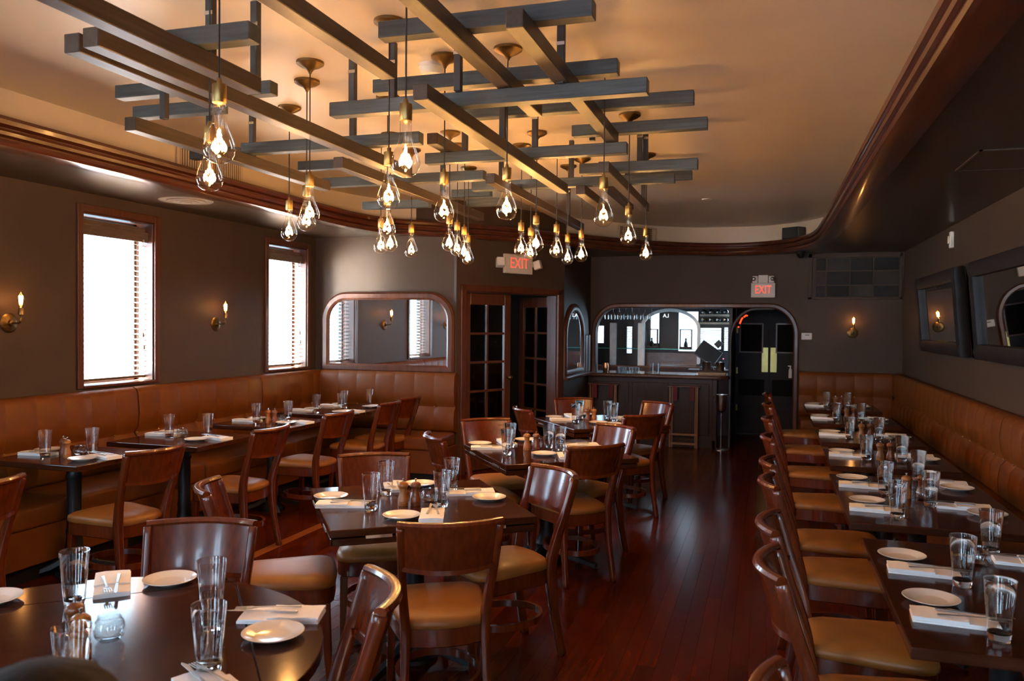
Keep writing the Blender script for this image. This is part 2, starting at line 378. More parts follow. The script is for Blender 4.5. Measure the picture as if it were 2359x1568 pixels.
# ================================================================== MIRROR WALL, DOOR WALL, SIDE WALL
def rrect(x0, x1, z0, z1, r, rb=0, n=8):
    p = [(x0, z0), (x0, z1-r)]+arc(x0+r, z1-r, r, PI, PI/2, n)[1:]+arc(x1-r, z1-r, r, PI/2, 0, n)+[(x1, z0)]
    return p
def framed(name, label, path, th, w, M, glass, mat_f, cat='mirror'):
    r = thing(name, label, cat)
    sect = [(-w/2, -.001), (w/2, -.001), (w/2, th*.6), (w*.25, th), (-w*.25, th), (-w/2, th*.6)]
    P = [Vector((a, 0, b)) for a, b in path]
    # frame in the local xz plane, thickness towards -y
    f = MB(); n = len(P); k = len(sect); vs = []; fs = []
    for i in range(n):
        t = ((P[(i+1) % n]-P[i]).normalized()+(P[i]-P[i-1]).normalized())
        t.normalize(); sd = Vector((t.z, 0, -t.x))
        c = (P[(i+1) % n]-P[i]).normalized().dot(t); q = 1/max(c, .5)
        for a, b in sect: vs.append(P[i]+sd*a*q+Vector((0, -b, 0)))
    for i in range(n):
        for a in range(k): fs.append((i*k+a, i*k+(a+1) % k, ((i+1) % n)*k+(a+1) % k, ((i+1) % n)*k+a))
    f.add(vs, fs, M); f.build('frame', mat_f, r, smooth=40)
    MB().prism(path, -.012, -.004, 'y', M).build('glass', glass, r)
    return r
framed('wall_mirror', 'wide wall mirror with rounded mahogany frame above corner banquette', [(a, b) for a, b in rrect(-4.655, -3.17, 1.115, 1.895, .26)], .045, .085, Matrix.Translation((0, YM, 0)), M_mirror, M_trim)
MS = Matrix.Translation((-2.32, 0, 0)) @ Matrix.Rotation(PI/2, 4, 'Z')       # local x -> +Y, local -y -> +X
framed('arched_mirror', 'narrow arched mirror beside the bar opening', [(9.56, 1.0), (9.56, 1.44)]+[(10.06+.5*math.cos(a), 1.44+.38*math.sin(a)) for a in [PI-PI*i/14 for i in range(1, 14)]]+[(10.56, 1.44), (10.56, 1.0)], .04, .09, MS, M_mirror, M_trim)
pil = thing('mirror_sill', 'dark wooden sill and pilasters beside the arched mirror', 'sill')
MB().box(-2.32, -2.26, 9.52, YB, .93, .97).build('sill', M_bartop, pil, bevel=.008)
for a in (10.68, 10.86): MB().box(-2.32, -2.29, a, a+.12, .97, 1.47).build('pilaster', M_trim, pil, bevel=.01)
# glazed double door
dt = MB()
for a, b in ((.03, .10), (1.55, 1.62)): dt.box(a, b, -.03, .02, 0, 2.02, MD)
dt.box(.03, 1.62, -.03, .02, 1.95, 2.02, MD)
dt.box(.095, .115, 0, .14, 0, 1.955, MD); dt.box(1.535, 1.555, 0, .14, 0, 1.955, MD); dt.box(.095, 1.555, 0, .14, 1.94, 1.955, MD)
struct(dt.build('trim_2', M_trim, bevel=.004, seg=1))
LW, LH = .70, 1.925
def leaf(name, M, matw, label=None):
    r = bpy.data.objects.new(name, None); COL.objects.link(r); r.matrix_world = M; r['kind'] = 'structure'
    if label: r['label'] = label
    st, tr, br = .095, .12, .24
    b = MB(); b.box(0, st, 0, .04, .01, LH); b.box(LW-st, LW, 0, .04, .01, LH); b.box(st, LW-st, 0, .04, LH-tr, LH); b.box(st, LW-st, 0, .04, .01, br)
    b.build('door_frame', matw, r, bevel=.003, seg=1)
    z0, z1 = br, LH-tr; h = (z1-z0)/5; gw = (LW-2*st)/2
    mu = MB()
    for i in range(1, 5): mu.box(st, LW-st, .005, .035, z0+h*i-.012, z0+h*i+.012)
    mu.box(st+gw-.012, st+gw+.012, .005, .035, z0, z1)
    mu.build('muntin', matw, r)
    pm_ = MB().box(-gw/2+.01, gw/2-.01, -.002, .002, -h/2+.01, h/2-.01).mesh('pane', M_dpane)
    for i in range(5):
        for j in range(2): link('pane', pm_, r, (st+gw*(j+.5), .02, z0+h*(i+.5)))
    MB().lathe([(.012, 0), (.012, .03), (.026, .04), (.03, .055), (.02, .07), (0, .073)], 16, Matrix.Translation((LW-.05, 0, 1.0)) @ Matrix.Rotation(PI/2, 4, 'X')).build('door_knob', M_brassd, r, smooth=True)
    return r
leaf('door_1', MD @ Matrix.Translation((.116, .03, .005)), M_trim)
d2 = MD @ Matrix.Translation((1.534, .07, .005)) @ Matrix.Rotation(math.radians(78), 4, 'Z') @ Matrix.Translation((0, -.04, 0))
leaf('door_2', d2, M_trim)
# vestibule behind the door: dark walls, an outer door with a knob, a bright sidelight
ve = MB()
ve.box(-.05, .04, .14, .3, 0, 2.4, MD); ve.box(-.05, .04, 1.4, 1.75, 0, 2.4, MD); ve.box(-.05, .04, .3, 1.4, 0, .9, MD); ve.box(-.05, .04, .3, 1.4, 2.1, 2.4, MD); ve.box(-.05, 1.95, 1.7, 1.8, 0, 2.4, MD); ve.box(-.05, 1.95, .14, 1.8, 2.3, 2.4, MD)
ve.box(1.80, 1.9, .14, 1.8, 0, 2.4, MD)
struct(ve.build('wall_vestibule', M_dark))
o = MB().box(.55, 1.45, 1.64, 1.69, .01, 2.05, MD).build('door_3', M_barw, bevel=.006); struct(o)
for zz in ((.25, .95), (1.1, 1.9)): MB().box(.68, 1.32, 1.625, 1.645, zz[0], zz[1], MD).build('door_panel', M_barw, o, bevel=.012)
MB().lathe([(.012, 0), (.012, .03), (.026, .04), (.03, .055), (.02, .07), (0, .073)], 16, MD @ Matrix.Translation((.64, 1.64, 1.02)) @ Matrix.Rotation(PI/2, 4, 'X')).build('door_knob', M_steel, o, smooth=True)
# bar opening casing
def casing(name, pts, wdt, M_, y0=YB, dep=.03):
    P = [Vector((a, 0, b)) for a, b in pts]; n = len(P); f = MB(); vs = []; fs = []
    sect = [(0, 0), (wdt, 0), (wdt, -dep*.6), (wdt*.75, -dep), (wdt*.2, -dep), (0, -dep*.7)]; k = len(sect)
    for i in range(n):
        a = P[max(i-1, 0)]; b = P[min(i+1, n-1)]; t = (b-a).normalized(); sd = Vector((-t.z, 0, t.x))
        for u, v in sect: vs.append(P[i]+sd*u+Vector((0, y0+v, 0)))
    for i in range(n-1):
        for q in range(k): fs.append((i*k+q, i*k+(q+1) % k, (i+1)*k+(q+1) % k, (i+1)*k+q))
    fs.append(tuple(range(k))); fs.append(tuple((n-1)*k+q for q in range(k)))
    f.add(vs, fs); return struct(f.build(name, M_, smooth=35))
casing('trim_3', op, .062, M_trim)
dv = [(-.43, 0), (-.43, 1.42)]+[(-.13+.30*math.cos(a), 1.42+.39*math.sin(a)) for a in [PI-PI/2*i/8 for i in range(1, 9)]]+[(.1, 1.815)]
casing('trim_4', dv, .04, M_dark, YB+.10, .05)
# bar counter and front
bar = thing('bar_counter', 'dark panelled bar with polished wooden counter in the wall opening', 'bar counter')
MB().box(-2.32, -.64, YB-.12, YB+.14, 0, .90).build('front', M_barw, bar)
MB().box(-2.30, -.62, YB-.14, YB-.12, 0, .10).build('plinth', M_barw, bar)
MB().box(-.66, -.60, YB-.14, YB+.14, 0, .90).build('end_post', M_barw, bar, bevel=.006)
for i in range(3): MB().box(-2.24+i*.53, -1.76+i*.53, YB-.13, YB-.118, .16, .84).build('panel', M_barw, bar, bevel=.006)
ct = [(-2.32, YB-.20), (-.62, YB-.20)]+arc(-.60, YB-.04, .16, -PI/2, 0, 6)+[(-.44, YB+.45), (-2.32, YB+.45)]
MB().prism(ct, .90, .955, 'z').build('counter_top', M_bartop, bar, bevel=.02, seg=3)
# ================================================================== BAR ROOM beyond the opening
YK = 13.4
def bandwall(x0, x1, z0, z1, holes, y0, y1):
    w = MB(); xs = sorted({x0, x1, *[h[0] for h in holes], *[h[1] for h in holes]})
    for a, b in zip(xs[:-1], xs[1:]):
        cut = sorted([(h[2], h[3]) for h in holes if h[0] <= a+1e-6 and h[1] >= b-1e-6]); z = z0
        for c, d in cut:
            if c > z: w.box(a, b, y0, y1, z, c)
            z = max(z, d)
        if z < z1: w.box(a, b, y0, y1, z, z1)
    return w
holes = [(-2.71, -2.56, 1.29, 1.60), (-2.20, -2.09, 1.13, 1.59), (-1.81, -1.65, 1.30, 1.82), (-1.36, -1.03, 1.18, 1.84), (-1.01, -.67, 1.22, 1.58), (-.645, -.565, 1.20, 1.59)]
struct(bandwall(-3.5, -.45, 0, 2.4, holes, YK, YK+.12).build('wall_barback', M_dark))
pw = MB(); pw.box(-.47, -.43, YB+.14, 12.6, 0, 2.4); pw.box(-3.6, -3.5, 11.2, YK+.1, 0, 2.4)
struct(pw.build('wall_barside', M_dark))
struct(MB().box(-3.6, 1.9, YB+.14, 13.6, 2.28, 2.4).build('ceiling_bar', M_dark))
struct(MB().box(-.5, 1.0, 12.66, 12.8, 0, 2.4).build('wall_kitchen', M_dark)); struct(MB().box(.95, 1.0, YB+.14, 12.7, 0, 2.4).build('wall_passage', M_dark))
for i, h in enumerate(holes):
    o = MB()
    o.box(h[0], h[0]+.012, YK-.02, YK, h[2], h[3]); o.box(h[1]-.012, h[1], YK-.02, YK, h[2], h[3]); o.box(h[0], h[1], YK-.02, YK, h[2], h[2]+.015); o.box(h[0], h[1], YK-.02, YK, h[3]-.012, h[3])
    o = struct(o.build('window_%d' % (8+i), M_dark)); MB().box(h[0], h[1], YK+.05, YK+.055, h[2], h[3]).build('pane', M_tpane, o)
    portal(((h[0]+h[1])/2, YK+.13, (h[2]+h[3])/2), (PI/2, 0, 0), h[1]-h[0], h[3]-h[2])
    if i in (1, 4, 5):
        z = h[2]+.03; sl = MB().box(-(h[1]-h[0])/2+.01, (h[1]-h[0])/2-.01, -.012, .012, -.001, .001).mesh('slat', M_white)
        bl = thing('bar_blind', ['', 'small white blind in the narrow window left behind the bar', '', '', 'white slatted blind in window behind the register', 'white slatted blind in narrow window nearest the swing door'][i], 'blind', ((h[0]+h[1])/2, YK+.02, 0), 0, 'white blinds behind the bar')
        while z < h[3]-.02: link('slat', sl, bl, (0, 0, z), rot=(math.radians(25), 0, 0)); z += .026
# back bar: posts, arch, glass shelf, cabinet
bb = thing('back_bar', 'back bar cabinet with arched silvery frame and glass shelf', 'cabinet')
M_silver = mat('silvered_post', (.34, .37, .37), .35, metal=.6)
for a in (-2.42, -1.965): MB().box(a, a+.11, YK-.30, YK-.24, .9, 1.64).build('post', M_silver, bb, bevel=.008)
ap = [(-1.91, 1.0), (-1.91, 1.55)]+[(-1.46+.45*math.cos(a), 1.55+.30*math.sin(a)) for a in [PI-PI*i/16 for i in range(1, 16)]]+[(-1.01, 1.55), (-1.01, 1.0)]
f = MB(); P = [(a, YK-.27, b) for a, b in ap]; f.sweep(P, [(-.025, -.02), (.025, -.02), (.025, .02), (-.025, .02)], up=(0, 1, 0)); f.build('arch', M_silver, bb, smooth=40)
MB().box(-2.75, -.6, YK-.42, YK-.05, .0, .93).build('cabinet', M_barw, bb)
MB().box(-2.75, -.6, YK-.44, YK-.03, .93, .965).build('counter', M_bartop, bb, bevel=.006)
MB().box(-1.86, -1.06, YK-.06, YK-.01, .97, 1.16).build('back_panel', M_crown, bb)
MB().box(-2.75, -1.04, YK-.24, YK-.04, 1.222, 1.232).build('glass_shelf', mat('shelf_glass_green', (.05, .35, .27), .1), bb)
MB().box(-2.75, -.6, YK-.30, YK-.02, 1.90, 1.98).build('cornice', M_barw, bb)
for i, (x, z, t) in enumerate(((-1.76, 1.232, 'glass lantern standing on glass shelf at the left of the arch'), (-1.22, 1.232, 'glass lantern standing on glass shelf before the bright window'))):
    r = thing('lantern', t, 'lantern', (x, YK-.14, z), 0, 'lanterns on the bar shelf')
    MB().box(-.10, .10, -.06, .06, 0, .035).build('base', M_barw, r, bevel=.005); MB().box(-.10, .10, -.06, .06, .30, .315).build('top', M_barw, r)
    for a in (-.09, .09):
        for b in (-.05, .05): MB().box(a-.007, a+.007, b-.007, b+.007, .035, .30).build('post', M_barw, r)
    MB().box(-.088, .088, -.048, -.045, .035, .30).build('pane', M_pane, r)
    MB().lathe([(.03, .035), (.035, .05), (.03, .09), (.012, .13), (.018, .16), (.0, .18)], 12).build('ornament', M_dark, r, smooth=True)
# wine rack
wr = thing('wine_rack', 'slatted wall rack of wine bottles above the bar register', 'rack')
for z in (1.63, 1.755): MB().box(-1.0, -.5, YK-.26, YK-.02, z, z+.03).build('shelf', mat('pale_rack_wood', (.30, .26, .2), .6), wr)
bt = MB().lathe([(.0, 0), (.034, .002), (.037, .01), (.037, .19), (.03, .215), (.014, .235), (.013, .29), (0, .292)], 16, Matrix.Rotation(-PI/2, 4, 'X')).mesh('wine_bottle', mat('dark_bottle_glass', (.01, .014, .01), .08), smooth=40)
for j, z in enumerate((1.699, 1.824)):
    for i in range(4):
        o = link('wine_bottle', bt, None, (-.93+i*.11, YK-.31, z)); tag(o, '%s dark wine bottle from the left in the %s rack row' % (('first', 'second', 'third', 'last')[i], ('lower', 'upper')[j]), 'bottle', 'bottles in the wine rack')
cu = bpy.data.curves.new('t', 'FONT'); cu.body = 'LA'; cu.size = .085; cu.extrude = .002; cu.align_x = 'CENTER'; t = bpy.data.objects.new('t', cu); COL.objects.link(t)
me = bpy.data.meshes.new_from_object(t.evaluated_get(bpy.context.evaluated_depsgraph_get())); bpy.data.objects.remove(t)
me.transform(Matrix.Rotation(PI/2, 4, 'X') @ Matrix.Diagonal((-1, 1, 1, 1))); me.materials.clear(); me.materials.append(emis('daylight_glow_letters', (.9, .95, 1), 1.6))  # emission stands in for daylight behind the window letters
o = link('window_lettering', me, None, (-1.555, YK-.012, 1.735)); tag(o, 'white mirror image window letters inside the bar arch', 'lettering')
# register
pr = thing('register', 'dark tilted till screen on a stand behind the bar', 'register', (-.80, YK-.95, .955))
MB().box(-.13, .13, -.10, .10, 0, .04).build('foot', M_black, pr, bevel=.01)
MB().box(-.04, .04, -.03, .03, .03, .18).build('stand', M_black, pr)
MB().box(-.17, .17, -.02, .02, -.13, .13, Matrix.Translation((-.02, 0, .24)) @ Matrix.Rotation(math.radians(35), 4, 'Y') @ Matrix.Rotation(math.radians(-20), 4, 'X')).build('screen', mat('grey_till_plastic', (.05, .055, .06), .4), pr, bevel=.01)
MB().box(-.045, .045, -.02, .02, -.05, .05, Matrix.Translation((.13, 0, .38)) @ Matrix.Rotation(math.radians(45), 4, 'Y')).build('display', M_black, pr, bevel=.006)
MB().box(.2, .215, -.11, -.1, .16, .175).build('led', M_led, pr)
bst = MB().box(-1.1, -.5, YK-1.1, YK-.75, 0, .955).build('bar_worktop', M_barw); tag(bst, 'low dark work station behind the bar carrying the register', 'counter')
# things on the counter
def cup(prof, mt, n=20): return MB().lathe(prof, n).mesh('tumbler', mt, smooth=40)
pit = [(0, .0), (.05, 0), (.052, .004), (.056, .13), (.058, .135), (.055, .135), (.050, .01), (0, .008)]
for i, (x, t) in enumerate(((-.76, 'left'), (-.58, 'right'))):
    r = thing('steel_pitcher', '%s polished metal water pitcher on the bar counter' % t, 'pitcher', (x, YB+.12, .985), 0, 'pitchers on the bar')
    MB().lathe(pit, 24).build('body', M_steel, r, smooth=40)
    MB().tube([(-.052, 0, .115), (-.085, 0, .11), (-.092, 0, .07), (-.08, 0, .03), (-.05, 0, .025)], .006, 8).build('handle', M_steel, r, smooth=True)
tr = MB().box(-.86, -.50, YB+.02, YB+.22, .956, .984).build('service_tray', mat('kraft_tray', (.42, .30, .19), .7), bevel=.006); tag(tr, 'pale folded cloth tray under the two pitchers', 'tray')
for i in range(7):
    x = -1.93+i*.045; o = link('shot_glass', bpy.data.meshes['tumbler'] if 'tumbler' in bpy.data.meshes else cup([(0, 0), (.018, 0), (.022, .075), (.020, .075), (.016, .008), (0, .008)], M_gbase), None, (x, YB+.1+.03*(i % 2), .956))
    tag(o, '%s small glass from the left in the counter row' % ('first', 'second', 'third', 'fourth', 'fifth', 'sixth', 'last')[i], 'glass', 'row of small bar glasses')
for i, x in enumerate((-1.47, -1.40)):
    o = MB().lathe([(0, 0), (.024, 0), (.032, .13), (.03, .13), (.022, .01), (0, .01)], 18).build('beer_glass', M_glass, None, smooth=40); o.location = (x, YB+.12, .956); tag(o, '%s tall clear glass on the bar counter' % ('left', 'right')[i], 'glass', 'tall glasses on the bar')
o = MB().lathe([(0, 0), (.03, 0), (.04, .015), (.044, .07), (.036, .12), (.034, .12), (.04, .07), (.036, .018), (0, .012)], 18).build('copper_shaker', mat('copper', (.6, .32, .18), .3, metal=1), None, smooth=40); o.location = (-2.13, YB+.14, .956); tag(o, 'small copper shaker at left end of the bar counter', 'shaker')
# hanging stemware
hr = thing('stemware_rack', 'dark overhead rack for stemmed glasses above the bar', 'rack')
for i in range(9): MB().box(-2.2+i*.09, -2.19+i*.09, YB+.22, YB+.62, 1.86, 1.875).build('rail', M_dark, hr)
sw = MB().lathe([(.032, 0), (.032, -.003), (.004, -.006), (.0035, -.07), (.02, -.085), (.034, -.115), (.036, -.14), (.029, -.175), (.027, -.175), (.034, -.14), (.032, -.116), (.018, -.09), (0, -.08)], 14).mesh('wine_glass', M_glass, smooth=40)
for i in range(8):
    o = link('wine_glass', sw, None, (-2.15+i*.09, YB+.3, 1.858)); tag(o, '%s hanging wine glass from the left above the bar' % ('first', 'second', 'third', 'fourth', 'fifth', 'sixth', 'seventh', 'last')[i], 'glass', 'wine glasses hanging above the bar')
# swing doors
def swing(x0, x1, name, side):
    Y = 12.6; r = MB().box(x0, x1, Y, Y+.045, .02, 2.05).build(name, M_doorp, None, bevel=.004); struct(r)
    c = (x0+x1)/2-.02*side; 
    fr = MB(); a, b, z0, z1 = c-.15, c+.15, 1.23, 1.63
    for q in ((a-.02, a, z0-.02, z1+.02), (b, b+.02, z0-.02, z1+.02), (a, b, z0-.02, z0), (a, b, z1, z1+.02)): fr.box(q[0], q[1], Y-.012, Y, q[2], q[3])
    fr.build('window_frame', M_trim, r); MB().box(a, b, Y-.006, Y-.001, z0, z1).build('pane', mat('dark_door_glass', (.005, .003, .003), .5, spec=.05), r)
    e = x1-.10 if side > 0 else x0+.012
    MB().box(e, e+.088, Y-.004, Y, .93, 1.29).build('push_plate', mat('brass_push_plate', (.45, .40, .16), .35, metal=1), r)
    MB().box(x0+.04, x1-.06, Y-.004, Y, .58, .82).build('kick_panel', mat('black_kick_panel', (.006, .006, .007), .6, spec=.1), r)
    if side > 0:
        for z in (.35, .9, 1.5): MB().box(x0+.005, x0+.025, Y-.02, Y, z, z+.09).build('hinge', M_brass, r)
swing(-.42, .045, 'door_4', 1); swing(.055, .52, 'door_5', -1)
ne = thing('neon_reflection', 'small curved red glow pieces standing in for a neon reflection by the doorway', 'neon reflection')
for pts in ([(-.352, 1.585), (-.347, 1.60)], [(-.335, 1.635), (-.31, 1.70), (-.295, 1.715)], [(-.285, 1.722), (-.255, 1.745), (-.235, 1.74)]):
    MB().tube([(a, 11.22, b) for a, b in pts], .010, 8).build('tube', M_neonrefl, ne, smooth=True)  # glowing pieces stand in for a neon sign's reflection on the curved trim
# exit signs
def exit_sign(M, label, w, h, heads):
    r = thing('exit_sign', label, 'exit sign', (0, 0, 0)); r.matrix_world = M
    MB().box(-w/2, w/2, -.045, 0, -h/2, h/2).build('housing', M_white, r, bevel=.006)
    cu = bpy.data.curves.new('t', 'FONT'); cu.body = 'EXIT'; cu.size = h*.62; cu.align_x = 'CENTER'; cu.align_y = 'CENTER'; cu.extrude = .002; cu.space_character = 1.05
    t = bpy.data.objects.new('t', cu); COL.objects.link(t); dg = bpy.context.evaluated_depsgraph_get(); me = bpy.data.meshes.new_from_object(t.evaluated_get(dg)); bpy.data.objects.remove(t)
    s = w*.66/(max(v.co.x for v in me.vertices)-min(v.co.x for v in me.vertices)); zc = .02*h
    me.transform(Matrix.Translation((0, -.0465, zc)) @ Matrix.Rotation(PI/2, 4, 'X') @ Matrix.Diagonal((s, 1.25, 1, 1)))
    me.materials.clear(); me.materials.append(M_exit); link('lettering', me, r)
    if heads == 'side':
        for q in (-1, 1):
            MB().tube([(q*w/2, -.02, 0), (q*(w/2+.04), -.02, 0)], .018, 10).build('bracket', M_white, r)
            MB().box(-.045, .045, -.06, .03, -.05, .05, Matrix.Translation((q*(w/2+.075), -.03, .0)) @ Matrix.Rotation(q*.5, 4, 'Z') @ Matrix.Rotation(-.3, 4, 'X')).build('lamp_head', M_white, r, bevel=.012)
    else:
        MB().box(-.06, .06, -.05, 0, h/2, h/2+.10).build('lamp_box', M_white, r, bevel=.005)
        for q in (-1, 1):
            MB().box(q*.10-.035, q*.10+.035, -.05, 0, h/2, h/2+.09).build('lamp_head', M_white, r, bevel=.01)
            MB().lathe([(.026, 0), (.028, .004), (.015, .012), (0, .013)], 14, Matrix.Translation((q*.115, -.05, h/2+.05)) @ Matrix.Rotation(PI/2, 4, 'X')).build('lens', M_steel, r, smooth=True)
exit_sign(MD @ Matrix.Translation((.87, 0, 2.275)), 'lit exit sign with side lamps above the glazed double door', .43, .215, 'side')
exit_sign(Matrix.Translation((-.045, YB, 2.07)), 'lit exit sign with lamps on top above the swing doors', .30, .19, 'top')
o = thing('thermostat', 'small white rounded wall thermostat beside the bar doorway', 'thermostat', (.497, YB, 1.48))
MB().box(-.065, .065, -.025, 0, -.045, .045).build('case', M_white, o, bevel=.015, seg=3); MB().box(-.02, .03, -.027, -.024, .01, .022).build('display', mat('lcd_grey', (.1, .12, .11), .3), o)
# blocked transom grille on bar wall
g = thing('transom_grille', 'dark multi pane transom grille high on bar wall', 'grille')
gx0, gx1, gz0, gz1 = .50, 1.60, 1.95, 2.53
fr = MB()
for q in ((gx0, gx0+.05, gz0, gz1), (gx1-.03, gx1, gz0, gz1), (gx0, gx1, gz0, gz0+.03), (gx0, gx1, gz1-.05, gz1)): fr.box(q[0], q[1], YB-.02, YB, q[2], q[3])
fr.build('frame', M_wall, g, bevel=.004); bars = MB()
xs_ = [gx0+.09, .72, 1.0, 1.27, gx1-.03]; zs_ = [gz0+.03, 2.13, 2.31, gz1-.05]
for x in xs_[:-1]: bars.box(x-.008, x+.008, YB-.014, YB, gz0+.03, gz1-.05)
for z in zs_[1:-1]: bars.box(gx0+.05, gx1-.03, YB-.014, YB, z-.008, z+.008)
bars.build('muntin', M_wall, g)
for i in range(4):
    for j in range(3): MB().box(xs_[i]+.008, xs_[i+1]-.008, YB-.006, YB-.001, zs_[j]+.008, zs_[j+1]-.008).build('pane', mat('smoked_pane_%d' % ((i*2+j) % 3), [(.03, .025, .025), (.05, .042, .036), (.022, .018, .018)][(i*2+j) % 3], .6, spec=.2), g)
# dome camera, speaker, alarm, access panel, diffuser, smoke detector, tray vents
o = thing('dome_camera', 'small black dome camera under the soffit by the bar wall', 'camera', (.40, 10.86, SOF))
MB().lathe([(.06, 0), (.06, -.02), (.05, -.025)], 20).build('base', M_black, o, smooth=40); MB().lathe([(.05, -.02), (.05, -.035), (.042, -.06), (.024, -.078), (0, -.084)], 20).build('dome', mat('dark_dome', (.01, .01, .012), .05), o, smooth=True)
o = thing('loudspeaker', 'black loudspeaker sitting on the crown ledge by the bar', 'speaker', (.31, 10.66, 2.674), math.radians(-35))
MB().box(-.12, .12, -.08, .08, 0, .15).build('cabinet', M_black, o, bevel=.012); MB().box(-.105, .105, -.088, -.078, .012, .138).build('grille', mat('speaker_cloth', (.02, .02, .02), .9), o, bevel=.004)
o = thing('alarm_strobe', 'small beige alarm sounder high on the right wall', 'alarm', (XR, 8.31, 2.42))
MB().box(-.035, 0, -.03, .03, -.09, .06).build('case', M_white, o, bevel=.008); MB().box(-.05, -.03, -.018, .018, -.05, .02).build('lens', mat('strobe_lens', (.7, .62, .5), .2), o, bevel=.004)
o = thing('access_panel', 'flush painted access panel in the right soffit', 'panel', (1.36, 5.15, SOF))
MB().box(-.28, .28, -.28, .28, -.006, 0).build('door', M_soffit, o, bevel=.003); 
f = MB()
for q in ((-.30, -.285, -.30, .30), (.285, .30, -.30, .30), (-.30, .30, -.30, -.285), (-.30, .30, .285, .30)): f.box(q[0], q[1], q[2], q[3], -.008, 0)
f.build('frame', M_soffit, o)
o = thing('ceiling_diffuser', 'round ceiling air diffuser in the left soffit', 'vent', (-4.31, 5.31, SOF))
for rr_, z in ((.20, -.005), (.145, -.012), (.095, -.018), (.05, -.022)): MB().lathe([(rr_-.035, z+.012), (rr_, z+.006), (rr_, z), (rr_-.03, z)], 32).build('ring', mat('diffuser_paint', (.30, .24, .19), .4), o, smooth=40)
for x, y, nm in ((-1.62, 3.82, 'white smoke detector on the cream ceiling among the beams'),):
    o = thing('smoke_detector', nm, 'smoke detector', (x, y, CEI)); MB().lathe([(.07, 0), (.07, -.016), (.062, -.018)], 24).build('base', M_white, o, smooth=40); MB().lathe([(.062, -.016), (.062, -.034), (.05, -.05), (.02, -.055), (0, -.055)], 24).build('cover', M_white, o, smooth=40)
o = MB().lathe([(.05, 0), (.05, -.006), (.03, -.010), (0, -.010)], 20).build('sprinkler_cap', M_white, None, smooth=40); o.location = (-.6, 8.6, CEI); tag(o, 'small flat round cap on the far part of the tray ceiling', 'sprinkler')
def vent(y0, y1, label):
    X = -4.108; r = thing('tray_vent', label, 'vent', (X, 0, 0), 0, 'slotted air vents in the tray side'); z0, z1 = 2.68, 2.88
    MB().box(0, .004, y0, y1, z0, z1).build('backing', M_ventd, r)
    f = MB()
    for q in ((y0-.03, y0, z0-.02, z1+.02), (y1, y1+.03, z0-.02, z1+.02), (y0, y1, z0-.02, z0), (y0, y1, z1, z1+.02)): f.box(0, .012, q[0], q[1], q[2], q[3])
    f.build('frame', M_vent, r); fm = MB().box(.002, .012, -.006, .006, z0, z1).mesh('fin', M_vent)
    k = int((y1-y0)/.026)
    for i in range(k): link('fin', fm, r, (0, y0+(i+.5)*(y1-y0)/k, 0))
vent(4.98, 5.70, 'slotted air vent in tray side behind the nearer left bulbs'); vent(7.00, 7.62, 'slotted air vent in tray side toward the corner mirror')
r = thing('wire_grille', 'wire mesh air grille in the tray side near the bar', 'vent', (-1.585, 10.50, 2.77), math.atan2(.773, .635))
MB().box(-.30, .30, .012, .016, -.085, .085).build('backing', M_ventd, r); f = MB()
for i in range(22): f.box(-.30+i*.0282, -.296+i*.0282, 0, .006, -.085, .085)
for i in range(8): f.box(-.30, .30, 0, .006, -.085+i*.024, -.082+i*.024)
f.build('mesh', M_vent, r); f = MB()
for q in ((-.32, -.30, -.10, .10), (.30, .32, -.10, .10), (-.32, .32, -.10, -.085), (-.32, .32, .085, .10)): f.box(q[0], q[1], -.004, .012, q[2], q[3])
f.build('frame', M_vent, r)
# right wall padded mirrors, tilted forward
def padded(yc, label):
    r = thing('padded_mirror', label, 'mirror', (1.545, yc, 1.37), 0, 'padded mirrors on the right wall'); tl = Matrix.Rotation(math.radians(-5.0), 4, 'Y')
    hw, h = .90, .73
    s = [(.0, -.06), (.03, -.065), (.05, -.05), (.05, .05), (.03, .065), (-.035, .055), (-.05, 0), (-.035, -.055)]
    for nm, a, b in (('frame_rail', (0, -hw, .055), (0, hw, .055)), ('frame_rail', (0, -hw, h-.055), (0, hw, h-.055)), ('frame_stile', (0, -hw+.055, 0), (0, -hw+.055, h)), ('frame_stile', (0, hw-.055, 0), (0, hw-.055, h))):
        up = (1, 0, 0); f = MB(); f.sweep([a, b], [(q[1], -q[0]) for q in s], up=(-1, 0, 0)); f2 = MB().add(f.v, f.f, tl); f2.build(nm, M_blackl, r, smooth=50, bevel=.0)
    MB().box(.0, .008, -hw+.07, hw-.07, .07, h-.07, tl).build('glass', M_mirror, r)
padded(8.30, 'black padded mirror on the right wall nearer the bar'); padded(6.02, 'black padded mirror cut by the right edge of view')
# ================================================================== TIMBER GRID
grid = thing('timber_ceiling_grid', 'hanging lattice of crossed charcoal timber beams below the ceiling', 'ceiling lattice', (-1.6, 4.5, 2.6))
S2 = .033
ZU, ZLU, ZD, ZLL = 2.742, 2.676, 2.610, 2.544
def beam_t(x0, x1, y, z):       # across the room
    MB_ = MB().box(-(x1-x0)/2, (x1-x0)/2, -S2, S2, -S2+.0005, S2-.0005); o = MB_.build('beam', M_beamx, grid, bevel=.003, seg=1); o.location = ((x0+x1)/2+1.6, y-4.5, z-2.6)
def beam_l(y0, y1, x, z):       # along the room
    o = MB().box(-S2, S2, -(y1-y0)/2, (y1-y0)/2, -S2+.0005, S2-.0005).build('beam', M_beam, grid, bevel=.003, seg=1); o.location = (x+1.6, (y0+y1)/2-4.5, z-2.6)
def post(x, y, z0):
    o = MB().box(-.016, .016, -.016, .016, z0-2.6, CEI-2.6).build('post', M_post, grid, bevel=.002, seg=1); o.location = (x+1.6, y-4.5, 0)
    MB().box(-.018, .018, -.018, -.0155, CEI-2.6-.10, CEI-2.6-.085).build('bolt', M_steel, o)
